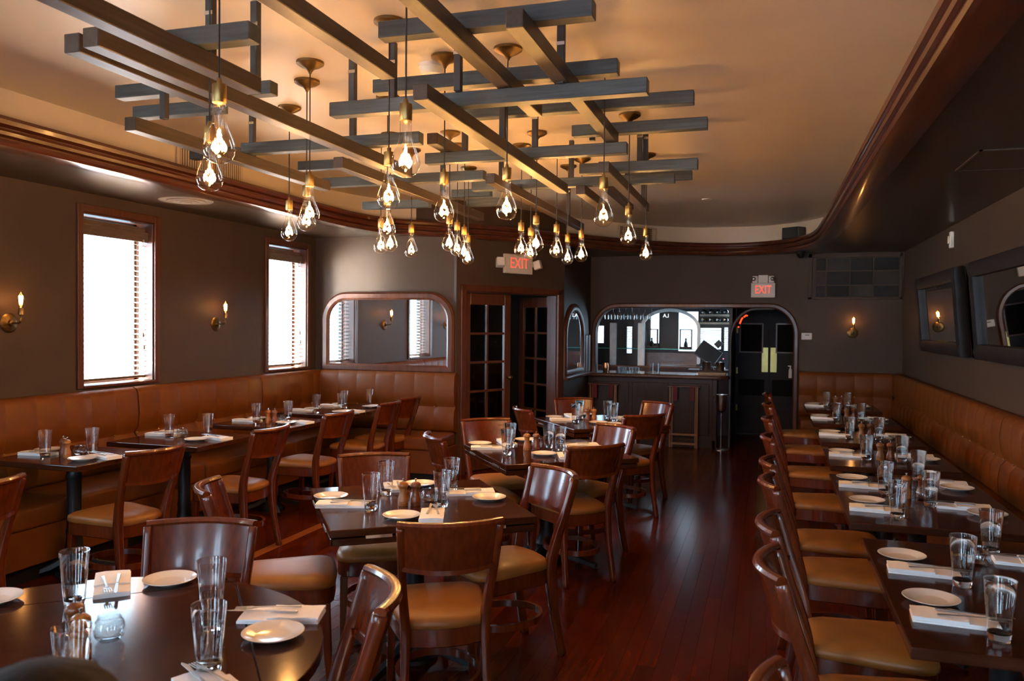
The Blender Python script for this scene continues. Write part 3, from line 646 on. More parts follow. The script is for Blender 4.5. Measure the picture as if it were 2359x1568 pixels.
beam_t(-1.46, -0.61, 2.93, ZU)
beam_t(-1.83, -0.64, 3.61, ZU)
beam_t(-1.99, -0.49, 3.48, ZD)
beam_t(-1.60, -0.36, 4.19, ZU)
beam_t(-1.11, -0.33, 4.74, ZU)
beam_t(-2.01, -0.77, 4.66, ZD)
beam_t(-1.17, -0.42, 5.22, ZD)
beam_t(-2.08, -0.61, 5.68, ZD)
beam_t(-1.06, -0.55, 6.33, ZU)
beam_t(-2.16, -1.72, 2.47, ZD)
beam_t(-3.12, -2.69, 3.35, ZU)
beam_t(-2.47, -2.31, 3.48, ZU)
beam_t(-3.33, -2.76, 3.70, ZU)
beam_t(-3.28, -2.86, 5.27, ZU)
beam_t(-3.08, -1.84, 5.26, ZD)
beam_t(-2.94, -1.81, 4.12, ZD)
beam_t(-3.78, -3.40, 4.72, ZU)
beam_t(-3.33, -2.71, 6.36, ZD)
beam_t(-2.40, -2.08, 6.42, ZD)
beam_t(-2.65, -2.29, 6.72, ZU)
beam_l(0.91, 2.83, -1.97, ZLL)
beam_l(2.19, 4.70, -2.16, ZLL)
beam_l(2.22, 2.96, -2.27, ZLL)
beam_l(3.20, 5.03, -2.92, ZLL)
beam_l(1.39, 3.20, -1.56, ZLU)
beam_l(1.52, 3.97, -1.12, ZLU)
beam_l(2.76, 4.69, -0.86, ZLU)
beam_l(3.08, 5.54, -1.36, ZLL)
beam_l(4.30, 6.81, -2.42, ZLL)
beam_l(4.83, 6.57, -0.94, ZLL)
beam_l(5.02, 7.73, -1.72, ZLL)
beam_l(5.59, 6.61, -1.25, ZLL)
beam_l(6.11, 7.37, -1.19, ZLU)
beam_l(4.41, 4.96, -1.87, ZLU)
post(-2.10, 2.73, ZLL+S2-.005)
post(-2.00, 2.88, ZLL+S2-.005)
post(-3.00, 4.29, ZLL+S2-.005)
post(-2.78, 3.27, ZLL+S2-.005)
post(-2.89, 3.75, ZLL+S2-.005)
post(-1.67, 3.47, ZD+S2-.005)
post(-1.92, 3.55, ZD+S2-.005)
post(-2.21, 4.09, ZD+S2-.005)
post(-1.33, 3.43, ZD+S2-.005)
post(-0.86, 3.44, ZD+S2-.005)
post(-1.34, 4.11, ZLL+S2-.005)
post(-1.76, 4.66, ZD+S2-.005)
post(-1.31, 4.63, ZD+S2-.005)
post(-0.79, 5.26, ZD+S2-.005)
post(-0.76, 5.31, ZD+S2-.005)
post(-1.33, 5.65, ZD+S2-.005)
post(-1.01, 4.83, ZLU+S2-.005)
post(-0.96, 6.61, ZLL+S2-.005)
post(-1.73, 7.24, ZLL+S2-.005)
post(-1.87, 5.71, ZLL+S2-.005)
post(-2.29, 5.61, ZLL+S2-.005)
# ================================================================== PENDANTS
BULBS = [(-1.635, 2.166), (-2.019, 2.618), (-2.766, 4.326), (-2.191, 3.61), (-2.376, 3.884), (-1.168, 2.528), (-1.564, 3.215), (-2.089, 4.277), (-2.615, 5.254), (-2.479, 5.124), (-2.543, 5.615), (-1.508, 3.711), (-2.066, 5.183), (-2.153, 5.554), (-2.204, 5.834), (-2.376, 6.381), (-1.179, 3.684), (-1.707, 5.683), (-1.497, 5.337), (-1.728, 6.009), (-1.481, 5.836), (-1.56, 6.52), (-1.389, 6.26), (-.786, 4.048), (-.821, 5.038), (-.882, 6.236)]
ORD = ['first', 'second', 'third', 'fourth', 'fifth', 'sixth', 'seventh', 'eighth', 'ninth', 'tenth', 'eleventh', 'twelfth', 'thirteenth', 'fourteenth', 'fifteenth', 'sixteenth', 'seventeenth', 'eighteenth', 'nineteenth', 'twentieth', 'twenty-first', 'twenty-second', 'twenty-third', 'twenty-fourth', 'twenty-fifth', 'twenty-sixth']
def azi(p): v = Vector((p[0], p[1], 0)); return v.dot(R0)/v.dot(F)
BULBS.sort(key=azi)
ZB = 2.145
p0 = thing('pendant_lamp', 'x', 'pendant lamp', (0, 0, 0), 0, 'bare bulb pendants under the lattice')
MB().lathe([(.068, CEI-.0), (.068, CEI-.012), (.05, CEI-.024), (.022, CEI-.036), (.010, CEI-.05), (.006, CEI-.06), (0, CEI-.061)], 28).build('canopy', M_brassd, p0, smooth=40)
MB().tube([(0, 0, ZB+.205), (0, 0, CEI-.05)], .0032, 6).build('cord', M_black, p0)
MB().lathe([(.005, ZB+.212), (.008, ZB+.204), (.009, ZB+.194), (.021, ZB+.1925), (.0215, ZB+.191), (.0215, ZB+.137), (.0205, ZB+.1355)], 20).build('socket', M_brass, p0, smooth=40)
bp_ = [(.0195, .138), (.0198, .12), (.0200, .095), (.0225, .075), (.0295, .055), (.039, .034), (.047, .012), (.050, -.005), (.047, -.022), (.038, -.038), (.024, -.048), (.010, -.0515), (0, -.052)]
bu = MB().lathe([(r_, ZB+z) for r_, z in bp_], 28).build('bulb', M_bulb, p0, smooth=True)
st = MB().lathe([(.012, ZB+.135), (.011, ZB+.10), (.006, ZB+.075), (.004, ZB+.03), (.007, ZB+.02), (.0, ZB+.018)], 12).build('stem', M_glass, p0, smooth=True)
fi = MB()
ring = []
for i in range(16):
    a = 2*PI*i/16; ring.append((.019*math.cos(a), .019*math.sin(a), ZB+(.002 if i % 2 else -.008)))
fi.tube(ring, .0028, 6, closed=True); fi.tube([(0, 0, ZB+.02), (.006, 0, ZB+.036), (0, 0, ZB+.05), (-.006, 0, ZB+.036)], .0018, 5, closed=True)
fi.build('filament', M_fil, bu, smooth=True)
wi = MB()
for a in (0, 2.1, 4.2): wi.tube([(0, 0, ZB+.03), (.023*math.cos(a), .023*math.sin(a), ZB)], .0006, 4)
wi.build('support_wire', M_steel, p0)
for i, (x, y) in enumerate(BULBS):
    o = p0 if i == 0 else dup(p0, (x, y, 0), 0)
    o.location = (x, y, 0); o.rotation_euler = (0, 0, random.uniform(0, 6))
    o['label'] = 'brass socket pendant with clear glowing pear bulb, %s bulb from the left' % ORD[i]
# ================================================================== BANQUETTES
def back_panel_mesh(w, top):
    # padded channel in local coords: x along the wall, y=0 at the wall, -y into the room
    prof_ = [(-.02, .46), (-.10, .47), (-.13, .50), (-.135, .60), (-.128, .68), (-.10, .725), (-.10, .735), (-.125, .77), (-.13, .88), (-.118, top-.05), (-.10, top-.015), (-.07, top), (-.03, top), (0, top-.01), (0, .46)]
    nx_ = 9; vs = []; fs = []; k = len(prof_)
    for i in range(nx_):
        u = -1+2*i/(nx_-1); x = u*w/2*.999; puff = 1-abs(u)**4
        for y, z in prof_:
            q = y
            if y < -.05: q = y+.007*(1-puff)
            dd = math.hypot((abs(x)-w/2)/.05, (z-.73)/.05)
            if y < -.05 and dd < 1.6: q += .014*(1-dd/1.6)
            vs.append((x, q, z))
    for i in range(nx_-1):
        for a in range(k): fs.append((i*k+a, i*k+(a+1) % k, (i+1)*k+(a+1) % k, (i+1)*k+a))
    fs.append(tuple(range(k))); fs.append(tuple((nx_-1)*k+a for a in range(k)))
    return MB().add(vs, fs).mesh('back_panel', M_leather, smooth=60)
def banquette(name, label, origin, rz, length, top, n, nseat, s0=0, s1=0):
    r = thing(name, label, 'banquette', origin, rz); w = length/n; pm2 = back_panel_mesh(w, top)
    pm3 = back_panel_mesh(w-.014, top)
    for i in range(n): link('back_panel', pm3 if i % 7 == 6 and i < n-1 else pm2, r, (w*(i+.5)-(.007 if i % 7 == 6 and i < n-1 else 0), 0, 0))
    bmh = MB().lathe([(.0, -.005), (.005, -.004), (.007, 0), (.005, .003), (0, .004)], 10, Matrix.Rotation(PI/2, 4, 'X')).mesh('tuft_button', M_button, smooth=True)
    for i in range(1, n): link('tuft_button', bmh, r, (w*i, -.098, .73))
    sw_ = (length-s0-s1)/nseat; sm = MB().box(-sw_/2+.002, sw_/2-.002, -.56, -.06, .33, .47).mesh('seat_cushion', M_leather, bevel=.03, seg=4, smooth=50)
    for i in range(nseat): link('seat_cushion', sm, r, (s0+sw_*(i+.5), 0, 0))
    MB().box(s0, length-s1, -.54, -.02, .10, .335).build('base', M_leather, r, bevel=.004, seg=1)
    MB().box(s0, length-s1, -.50, -.02, 0, .10).build('kick_plate', M_black, r)
    return r
banquette('banquette', 'long tan leather banquette under the windows of the left wall', (XL, .3, 0), PI/2, 7.73, 1.085, 33, 6)
banquette('banquette', 'short tan leather banquette below the corner mirror', (XL+.12, YM, 0), 0, 1.58, 1.085, 7, 1, s0=.45)
banquette('banquette', 'long tan leather banquette along the right wall', (XR, YB, 0), -PI/2, 10.6, 1.03, 45, 8)
banquette('banquette', 'short tan leather banquette against the bar wall on the right', (.41, YB, 0), 0, 1.09, 1.03, 5, 1, s1=.45)
# ================================================================== CHAIRS
ol = [(-.165, -.20), (-.19, -.16)]+[(-.235, .12), (-.232, .17), (-.21, .205), (-.17, .222), (0, .232), (.17, .222), (.21, .205), (.232, .17), (.235, .12)]+[(.19, -.16), (.165, -.20), (.08, -.222), (0, -.228), (-.08, -.222)]
ch = thing('dining_chair', 'x', 'chair', (0, 0, 0), 0, 'cherry wood dining chairs')
MB().stack(ol, [(.96, .425), (1.0, .432), (1.005, .448), (.985, .462), (.90, .474), (.65, .482), (.3, .485)]).build('seat', M_vinyl, ch, smooth=60)
MB().stack(ol, [(.955, .355), (.975, .36), (.975, .428)]).build('seat_rail', M_cwood, ch, smooth=40)
sq = lambda a, b: [(-a, -b), (a, -b), (a, b), (-a, b)]
for s in (-1, 1):
    path = catmull([(s*.192, -.265, 0), (s*.182, -.228, .18), (s*.176, -.206, .36), (s*.178, -.205, .46), (s*.190, -.232, .58), (s*.203, -.278, .72), (s*.212, -.318, .855)], 4)
    MB().sweep(path, sq(.0185, .023), up=(0, 1, 0), scales=[.85+.25*math.exp(-((p[2]-.42)/.18)**2) for p in path]).build('rear_leg', M_cwood, ch, bevel=.003, seg=1, smooth=50)
    MB().sweep([(s*.196, .178, .36), (s*.200, .186, .18), (s*.205, .198, 0)], sq(.021, .021), up=(0, 1, 0), scales=[1, .85, .62]).build('front_leg', M_cwood, ch, bevel=.003, seg=1)
def by(x, z): return -.245-(z-.62)*.305-.058*(1-(x/.215)**2)
vs = []; fs = []; nx_, nz_ = 13, 5
for side in (0, 1):
    for j in range(nz_):
        z = .685+.172*j/(nz_-1); hw = .196+.018*j/(nz_-1)
        for i in range(nx_):
            x = hw*(-1+2*i/(nx_-1)); vs.append((x, by(x, z)+(.008 if side else -.010), z-.012*(1-(x/hw)**2)*(1 if j == 0 else 0)))
o_ = nx_*nz_
for j in range(nz_-1):
    for i in range(nx_-1):
        a = j*nx_+i; fs += [(a, a+1, a+nx_+1, a+nx_), (o_+a, o_+a+nx_, o_+a+nx_+1, o_+a+1)]
for i in range(nx_-1):
    fs.append((i, o_+i, o_+i+1, i+1)); a = (nz_-1)*nx_+i; fs.append((a, a+1, o_+a+1, o_+a))
for j in range(nz_-1):
    a = j*nx_; fs.append((a, a+nx_, o_+a+nx_, o_+a)); a = j*nx_+nx_-1; fs.append((a, o_+a, o_+a+nx_, a+nx_))
MB().add(vs, fs).build('backrest', M_cwood, ch, smooth=50)
px_ = [(x, by(x, .862)-.002, .862) for x in [.222*(-1+2*i/14) for i in range(15)]]
MB().sweep(px_, [(.016, -.008), (.018, .002), (.012, .012), (0, .015), (-.012, .012), (-.018, .002), (-.012, -.008)]).build('top_rail', M_cwood, ch, smooth=40)
px_ = [(x, by(x, .69), .690-.012*(1-(x/.2)**2)) for x in [.194*(-1+2*i/12) for i in range(13)]]
MB().sweep(px_, sq(.013, .009)).build('lower_rail', M_cwood, ch, smooth=40)
hp = [(.19*math.cos(a), -.02+.205*math.sin(a), .185) for a in [2*PI*i/28 for i in range(28)]]
hp = [(x*1.0, y, z) for x, y, z in hp]
MB().sweep(hp, sq(.009, .016), closed=True).build('hoop_stretcher', M_cwood, ch, smooth=50)
for c_ in kids(ch): c_.data.transform(Matrix.Diagonal((.88, 1, 1, 1)))
first = [True]
def chair(x, y, n, label):
    if first[0]: o = ch; first[0] = False
    else: o = dup(ch, (0, 0, 0), 0)
    o.location = (x, y, 0); o.rotation_euler = (0, 0, rz_of(n)); o['label'] = label; return o
T1, T2, T3 = 'nearest square centre table', 'middle square centre table', 'farthest square centre table'
chair(-1.27, 3.09, (-.507, .862), 'cherry chair seen from behind, front side of the '+T1)
chair(-1.91, 3.817, (.5, -.866), 'cherry chair facing the camera, far side of the '+T1)
chair(-2.09, 3.25, (.87, .5), 'cherry chair with its back on the left of the '+T1)
chair(-1.225, 3.74, (-.66, -.75), 'cherry chair with its back on the right of the '+T1)
chair(-1.19, 5.12, (-.66, .75), 'cherry chair seen from behind, front side of the '+T2)
chair(-1.86, 5.66, (.58, -.81), 'cherry chair facing the camera, far side of the '+T2)
chair(-1.80, 5.13, (.8, .6), 'cherry chair on the left of the '+T2)
chair(-1.22, 5.61, (-.58, -.81), 'cherry chair on the right of the '+T2)
chair(-1.155, 6.94, (-.66, .75), 'cherry chair seen from behind, front side of the '+T3)
chair(-1.68, 7.65, (.45, -.89), 'cherry chair facing the camera, far side of the '+T3)
chair(-1.76, 7.0, (.8, .6), 'cherry chair on the left of the '+T3)
chair(-1.166, 7.55, (-.6, -.8), 'cherry chair on the right of the '+T3+', before the bar')
chair(-1.845, 2.19, (.34, -.94), 'cherry chair facing the camera behind the round foreground table')
chair(-1.30, 1.87, (-.85, -.53), 'cherry chair with curved back at the right of the round table')
for i, (x, y) in enumerate(((-3.70, 2.84), (-3.66, 3.92), (-3.59, 4.92), (-3.63, 5.95), (-3.65, 6.9), (-3.67, 7.42))):
    chair(x, y, (-1, (.1, .18, .05, .1, .03, .08)[i]), 'cherry chair facing the left banquette, %s from the camera' % ('first, at left picture edge', 'second', 'third', 'fourth', 'fifth', 'sixth and last')[i])
for i, y in enumerate((1.70, 2.68, 3.22, 4.10, 4.68, 5.72, 6.85, 8.10, 9.30)):
    chair(.365, y, (1, (.05, .03, -.03, .05, 0, .03, -.02, .02, 0)[i]), 'cherry chair facing the right banquette, %s from the camera' % ('first, cut by bottom edge', 'second', 'third', 'fourth', 'fifth', 'sixth', 'seventh', 'eighth', 'ninth and last')[i])
# ================================================================== TABLES
TZ = .75
def pedestal(r, spread, hcol=.715):
    col = [(.0, .0), (.11, .0), (.11, .02), (.075, .05), (.06, .09), (.075, .13), (.055, .17), (.046, .24), (.05, .27), (.043, .30), (.043, hcol-.12), (.052, hcol-.10), (.043, hcol-.08), (.043, hcol-.02), (0, hcol-.02)]
    MB().lathe(col, 20).build('column', M_iron, r, smooth=40)
    for i in range(4):
        a = PI/4+i*PI/2; d = Vector((math.cos(a), math.sin(a), 0))
        MB().sweep([d*.05+Vector((0, 0, .10)), d*spread*.5+Vector((0, 0, .055)), d*spread+Vector((0, 0, .018))], [(-.03, -.018), (.03, -.018), (.022, .018), (-.022, .018)], scales=[1.1, .9, .75]).build('foot', M_iron, r, bevel=.004, seg=1)
    MB().box(-.2, .2, -.03, .03, hcol-.025, hcol).box(-.03, .03, -.2, .2, hcol-.025, hcol-.002).build('spider', M_iron, r)
def table_rect(name, label, x0, x1, y0, y1, double=False):
    r = thing(name, label, 'table', ((x0+x1)/2, (y0+y1)/2, 0)); hx, hy = (x1-x0)/2, (y1-y0)/2
    MB().box(-hx, hx, -hy, hy, TZ-.034, TZ).build('table_top', M_table, r, bevel=.004, smooth=False)
    pedestal(r, .27, TZ-.034); return r
def table_square(label, c, rz, s=.905):
    r = thing('square_table', label, 'table', (*c, 0), rz, 'square drop leaf tables in the centre'); h = s/2
    MB().box(-h, h, -h, h, TZ-.032, TZ).build('table_top', M_table, r, bevel=.004)
    # four folded segment leaves below the top edge, with hinges
    seg = [(-h+.01, -h+.004), (h-.01, -h+.004)]+[(h*.96*math.cos(t)-0, -h+.004+.19*math.sin(t)) for t in [PI*i/10 for i in range(1, 10)]]
    lm = MB().prism(seg, TZ-.068, TZ-.037, 'z').mesh('drop_leaf', M_table, bevel=.003, seg=1)
    hm = MB().box(-.055, .055, -h-.002, -h+.02, TZ-.042, TZ-.030).mesh('hinge', M_hinge)
    for i in range(4):
        l = link('drop_leaf', lm, r, rot=(0, 0, i*PI/2))
        for x in (-.25, .25): link('hinge', hm, l, (x, 0, 0))
    pedestal(r, .36, TZ-.068); return r
table_square('dark '+T1+' with four place settings', (-1.59, 3.58), math.radians(36))
table_square('dark '+T2+' with four place settings', (-1.40, 5.32), math.radians(37))
table_square('dark '+T3+' with place settings, before the bar', (-1.40, 7.11), math.radians(38))
rt = thing('round_table', 'large dark round table with leaf seams in the left foreground', 'table', (-1.70, 1.62, 0), math.radians(40)); h = .458; R_ = .654
MB().box(-h+.0015, h-.0015, -h+.0015, h-.0015, TZ-.032, TZ).build('table_top', M_table, rt, bevel=.002, seg=1)
a0 = math.acos(h/R_); sg = [(R_*math.sin(t), -R_*math.cos(t)) for t in [-a0+2*a0*i/20 for i in range(21)]]
lm = MB().prism([(x, min(y, -h-.0015)) for x, y in sg], TZ-.032, TZ, 'z').mesh('leaf', M_table, bevel=.002, seg=1)
for i in range(4): link('leaf', lm, rt, rot=(0, 0, i*PI/2))
pedestal(rt, .40, TZ-.032)
LTB = [('first', -4.52, -3.82, 3.77, 4.42), ('second', -4.42, -3.66, 4.62, 5.30), ('third', -4.40, -3.64, 5.69, 6.38), ('fourth and longest', -4.40, -3.64, 6.66, 7.72)]
for nm, *b in LTB: table_rect('banquette_table', 'dark table at the left banquette, %s from the camera' % nm, *b)
RTB = [('first', .38, 1.12, 2.38, 3.56), ('second', .36, 1.10, 3.83, 5.06), ('third', .39, 1.12, 5.36, 6.10), ('fourth', .40, 1.12, 6.44, 7.18), ('fifth', .41, 1.13, 7.67, 8.40), ('sixth and farthest', .41, 1.13, 8.93, 9.65)]
for nm, *b in RTB: table_rect('banquette_table', 'dark table at the right banquette, %s from the camera' % nm, *b)
# ================================================================== TABLEWARE
plate_m = MB().lathe([(0, .006), (.045, .006), (.050, .007), (.070, .016), (.0815, .0185), (.083, .0175), (.081, .015), (.068, .010), (.050, .002), (.046, 0), (.0, 0)], 40).mesh('plate', M_china, smooth=40)
def napkin_mesh():
    b = MB()
    for i, (x0, x1, z0, z1, dy) in enumerate(((-.115, .115, 0, .006, 0), (-.113, .112, .0062, .012, .001), (-.115, .03, .0122, .018, -.001))):
        nn = 9; vs = []; fs = []
        for k in range(nn):
            x = x0+(x1-x0)*k/(nn-1); wv = .0012*math.sin(k*1.7+i*2)
            vs += [(x, -.052+dy, z0+.0003), (x, .052+dy, z0+.0003), (x, .052+dy, z1+wv), (x, .025, z1+.002+wv), (x, -.025, z1+.002-wv), (x, -.052+dy, z1-wv*.5)]
        for k in range(nn-1):
            for a in range(6): fs.append((k*6+a, k*6+(a+1) % 6, (k+1)*6+(a+1) % 6, (k+1)*6+a))
        fs.append(tuple(range(6))); fs.append(tuple((nn-1)*6+a for a in range(6))); b.add(vs, fs)
    return b.mesh('napkin', M_linen, smooth=40)
nap_m = napkin_mesh()
gl0 = thing('drinking_glass', 'x', 'glass', (0, 0, 0), 0, 'tall water glasses')
MB().lathe([(.030, .022), (.0415, .165), (.0420, .1665), (.0408, .1665), (.0288, .024), (0, .022)], 28).build('bowl', M_rglass, gl0, smooth=30)
MB().lathe([(0, 0), (.026, 0), (.0275, .002), (.0300, .0215), (0, .0215)], 28).build('base', M_rglass, gl0, smooth=30)
ml0 = thing('wooden_mill', 'x', 'mill', (0, 0, 0), 0, 'wooden salt and pepper mills')
MB().lathe([(0, 0), (.026, 0), (.027, .004), (.027, .018), (.025, .020), (.0265, .022), (.0265, .036), (.022, .05), (.0175, .068), (.019, .084), (.0205, .094), (.0, .094)], 22).build('body', M_maple, ml0, smooth=35)
MB().lathe([(.019, .0945), (.024, .100), (.0265, .108), (.025, .118), (.018, .126), (.008, .130), (0, .131)], 22).build('head', M_maple, ml0, smooth=35)
MB().lathe([(.004, .13), (.004, .138), (.0065, .141), (.0065, .146), (0, .148)], 10).build('finial', M_steel, ml0, smooth=35)
mw0 = thing('wooden_mill', 'x', 'mill', (0, 0, 0), 0, 'wooden salt and pepper mills')
for c in kids(ml0):
    d = c.copy(); d.data = c.data.copy(); COL.objects.link(d); d.parent = mw0
    if 'finial' not in c.name: d.data.materials[0] = M_walnut
KIDS.pop(mw0, None)
for t_ in (ml0, mw0):
    for c_ in kids(t_): c_.data.transform(Matrix.Diagonal((.92, .92, .86, 1)))
jr0 = thing('votive_jar', 'x', 'candle jar', (0, 0, 0), 0, 'round glass votive jars')
MB().lathe([(0, 0), (.024, 0), (.036, .012), (.040, .030), (.036, .050), (.029, .060), (.030, .066), (.028, .067), (.027, .060), (.034, .049), (.037, .030), (.033, .014), (0, .005)], 22).build('jar', M_glass, jr0, smooth=40)
def fork_mesh():
    b = MB(); b.sweep([(-.095, 0, .002), (-.03, 0, .004), (.02, 0, .0045), (.045, 0, .003)], [(-.0035, -.001), (.0035, -.001), (.0035, .001), (-.0035, .001)], scales=[1.5, .9, .8, 1.6])
    b.box(.043, .060, -.011, .011, .002, .004)
    for i in range(4): b.box(.058, .092, -.011+i*.0064, -.0075+i*.0064, .002, .0038)
    return b.mesh('fork', M_cut, bevel=.0006, seg=1)
def knife_mesh():
    b = MB(); b.sweep([(-.10, 0, .003), (-.06, 0, .0035), (-.005, 0, .003)], [(-.005, -.002), (.005, -.002), (.005, .002), (-.005, .002)], scales=[1.1, 1, .8])
    b.prism([(-.008, -.004), (.08, -.005), (.105, .004), (.095, .008), (-.008, .005)], .0022, .0038, 'z'); return b.mesh('knife', M_cut, bevel=.0006, seg=1)
fork_m, knife_m = fork_mesh(), knife_mesh()
used = {}
def put(proto, x, y, rz, label):
    if proto.name not in used: used[proto.name] = 1; o = proto
    else: o = dup(proto, (0, 0, 0), 0)
    o.location = (x, y, TZ); o.rotation_euler = (0, 0, rz); o['label'] = label; return o
def plate(x, y, label):
    o = link('plate', plate_m, None, (x, y, TZ), rot=(0, 0, random.random()*6)); return tag(o, label, 'plate', 'white side plates')
def napkin(x, y, ang, label, cut=True, pos=''):
    o = link('napkin', nap_m, None, (x, y, TZ), rot=(0, 0, ang)); tag(o, label, 'napkin', 'folded white napkins')
    if cut:
        c, s = math.cos(ang), math.sin(ang)
        f_ = link('fork', fork_m, None, (x+.045*c+.018*s, y+.045*s-.018*c, TZ+.0215), rot=(0, 0, ang+.12)); tag(f_, 'steel fork lying on the napkin '+pos, 'fork', 'forks on napkins')
        k_ = link('knife', knife_m, None, (x+.05*c-.014*s, y+.05*s+.014*c, TZ+.0215), rot=(0, 0, ang-.05)); tag(k_, 'steel knife lying on the napkin '+pos, 'knife', 'knives on napkins')
def setting(tbl, place, p, n, g, ang, cut=True):
    w_ = '%s of the %s' % (place, tbl)
    if p: plate(p[0], p[1], 'white plate, '+w_)
    if n: napkin(n[0], n[1], ang, 'folded white napkin, '+w_, cut, place+', '+tbl)
    if g: put(gl0, g[0], g[1], random.random()*6, 'tall clear glass, '+w_)
def centre(tbl, m1, m2, j=None):
    put(ml0, m1[0], m1[1], .3, 'pale wooden mill on the '+tbl)
    put(mw0, m2[0], m2[1], 1.0, 'darker wooden mill on the '+tbl)
    if j: put(jr0, j[0], j[1], 0, 'round glass candle jar on the '+tbl)
RT = 'round foreground table'
setting(RT, 'far side', (-1.84, 2.19), (-1.985, 2.10), (-1.955, 1.92), math.radians(-48))
setting(RT, 'right side', (-1.26, 1.90), (-1.32, 2.035), (-1.51, 1.97), math.radians(198))
setting(RT, 'left side', (-2.215, 1.87), None, None, 0)
setting(RT, 'near side', None, (-1.20, 1.57), (-1.28, 1.66), math.radians(150))
put(gl0, -1.475, 1.44, 0, 'tall clear glass in front of the mills on the '+RT)
centre(RT, (-1.64, 1.63), (-1.72, 1.69), (-1.66, 1.745))
setting(T1, 'left side', (-2.0, 3.50), (-1.87, 3.375), (-1.71, 3.35), math.radians(20))
setting(T1, 'far side', (-1.72, 3.93), (-1.82, 3.83), (-1.79, 3.67), math.radians(-60))
setting(T1, 'right side', (-1.27, 3.73), (-1.40, 3.83), (-1.52, 3.87), math.radians(205))
setting(T1, 'front side', (-1.51, 3.25), (-1.395, 3.32), (-1.43, 3.52), math.radians(110))
centre(T1, (-1.61, 3.48), (-1.555, 3.50), (-1.52, 3.58))
setting(T2, 'left side', (-1.91, 5.40), (-1.80, 5.25), (-1.60, 5.05), math.radians(20))
setting(T2, 'far side', (-1.66, 5.70), (-1.76, 5.55), (-1.68, 5.38), math.radians(-60))
setting(T2, 'right side', (-1.12, 5.50), (-1.23, 5.61), (-1.42, 5.43), math.radians(205))
setting(T2, 'front side', (-1.37, 5.12), (-1.22, 5.12), (-1.31, 5.32), math.radians(110))
centre(T2, (-1.54, 5.31), (-1.48, 5.33), (-1.5, 5.42))
setting(T3, 'left side', (-1.83, 7.20), (-1.72, 7.07), (-1.57, 6.92), math.radians(20), False)
setting(T3, 'far side', (-1.60, 7.52), (-1.70, 7.38), (-1.60, 7.22), math.radians(-60), False)
setting(T3, 'right side', (-1.12, 7.30), (-1.24, 7.40), (-1.36, 7.30), math.radians(205), False)
setting(T3, 'front side', (-1.37, 6.93), (-1.22, 6.90), (-1.27, 7.12), math.radians(110), False)
centre(T3, (-1.44, 7.08), (-1.49, 7.06))
def lt(i, p1, n1, g1, p2, n2, g2):
    t = 'left banquette table, %s from the camera' % LTB[i][0].split(' ')[0]
    setting(t, 'window side', p1, n1, g1, math.radians(5), i < 2); setting(t, 'aisle side', p2, n2, g2, math.radians(165), i < 2); return t
t = lt(0, (-4.44, 4.15), (-4.38, 4.03), (-4.27, 3.97), (-3.96, 3.95), (-3.92, 4.08), (-4.09, 4.16)); centre(t, (-4.13, 4.0), (-4.20, 4.04), (-4.10, 4.07))
t = lt(1, (-4.33, 5.16), (-4.29, 5.03), (-4.18, 4.97), (-3.87, 4.88), (-3.80, 5.01), (-3.96, 5.12)); put(jr0, -4.09, 5.0, 0, 'round glass candle jar on the '+t)
t = lt(2, (-4.24, 6.14), (-4.24, 6.00), (-4.08, 5.90), (-3.83, 5.95), (-3.76, 6.06), (-3.96, 6.19)); centre(t, (-4.0, 5.95), (-3.945, 5.96), (-3.93, 6.03))
t4 = 'left banquette table, fourth from the camera'
setting(t4, 'near window corner', (-4.22, 7.03), (-4.24, 6.90), (-4.08, 6.86), math.radians(5), False); setting(t4, 'near aisle corner', (-3.83, 6.88), (-3.77, 7.0), (-3.94, 7.08), math.radians(165), False)
setting(t4, 'far window corner', (-4.20, 7.52), (-4.22, 7.40), (-4.06, 7.36), math.radians(5), False); setting(t4, 'far aisle corner', (-3.80, 7.42), (-3.76, 7.54), (-3.90, 7.6), math.radians(165), False)
r1 = 'right banquette table, first from the camera'; r2 = 'right banquette table, second from the camera'
setting(r1, 'far aisle corner', (.49, 3.29), (.535, 3.12), (.63, 3.0), math.radians(-4)); setting(r1, 'near aisle corner', (.50, 2.79), (.535, 2.63), (.62, 2.51), math.radians(-4))
setting(r1, 'far wall corner', (.98, 3.22), (.92, 3.36), (.82, 3.46), math.radians(175)); put(jr0, .74, 3.28, 0, 'round glass candle jar on the '+r1)
setting(r2, 'far aisle corner', (.47, 4.91), (.50, 4.70), (.59, 4.53), math.radians(-4)); setting(r2, 'near aisle corner', (.48, 4.29), (.50, 4.11), (.57, 3.97), math.radians(-4))
setting(r2, 'far wall corner', (.97, 4.78), (.93, 4.92), (.82, 5.0), math.radians(175)); setting(r2, 'near wall corner', (.97, 4.16), (.90, 4.30), (.76, 4.30), math.radians(175))
centre(r2, (.68, 4.47), (.76, 4.52), (.75, 4.43))
for i in range(2, 6):
    t = 'right banquette table, %s from the camera' % RTB[i][0].split(' ')[0]; y0 = RTB[i][3]
    setting(t, 'aisle side', (.50, y0+.58), (.525, y0+.43), (.62, y0+.25), math.radians(-4), i == 2); setting(t, 'wall side', (.99, y0+.40), (.94, y0+.54), (.83, y0+.28), math.radians(175), i == 2)
    centre(t, (.71, y0+.33), (.775, y0+.36))
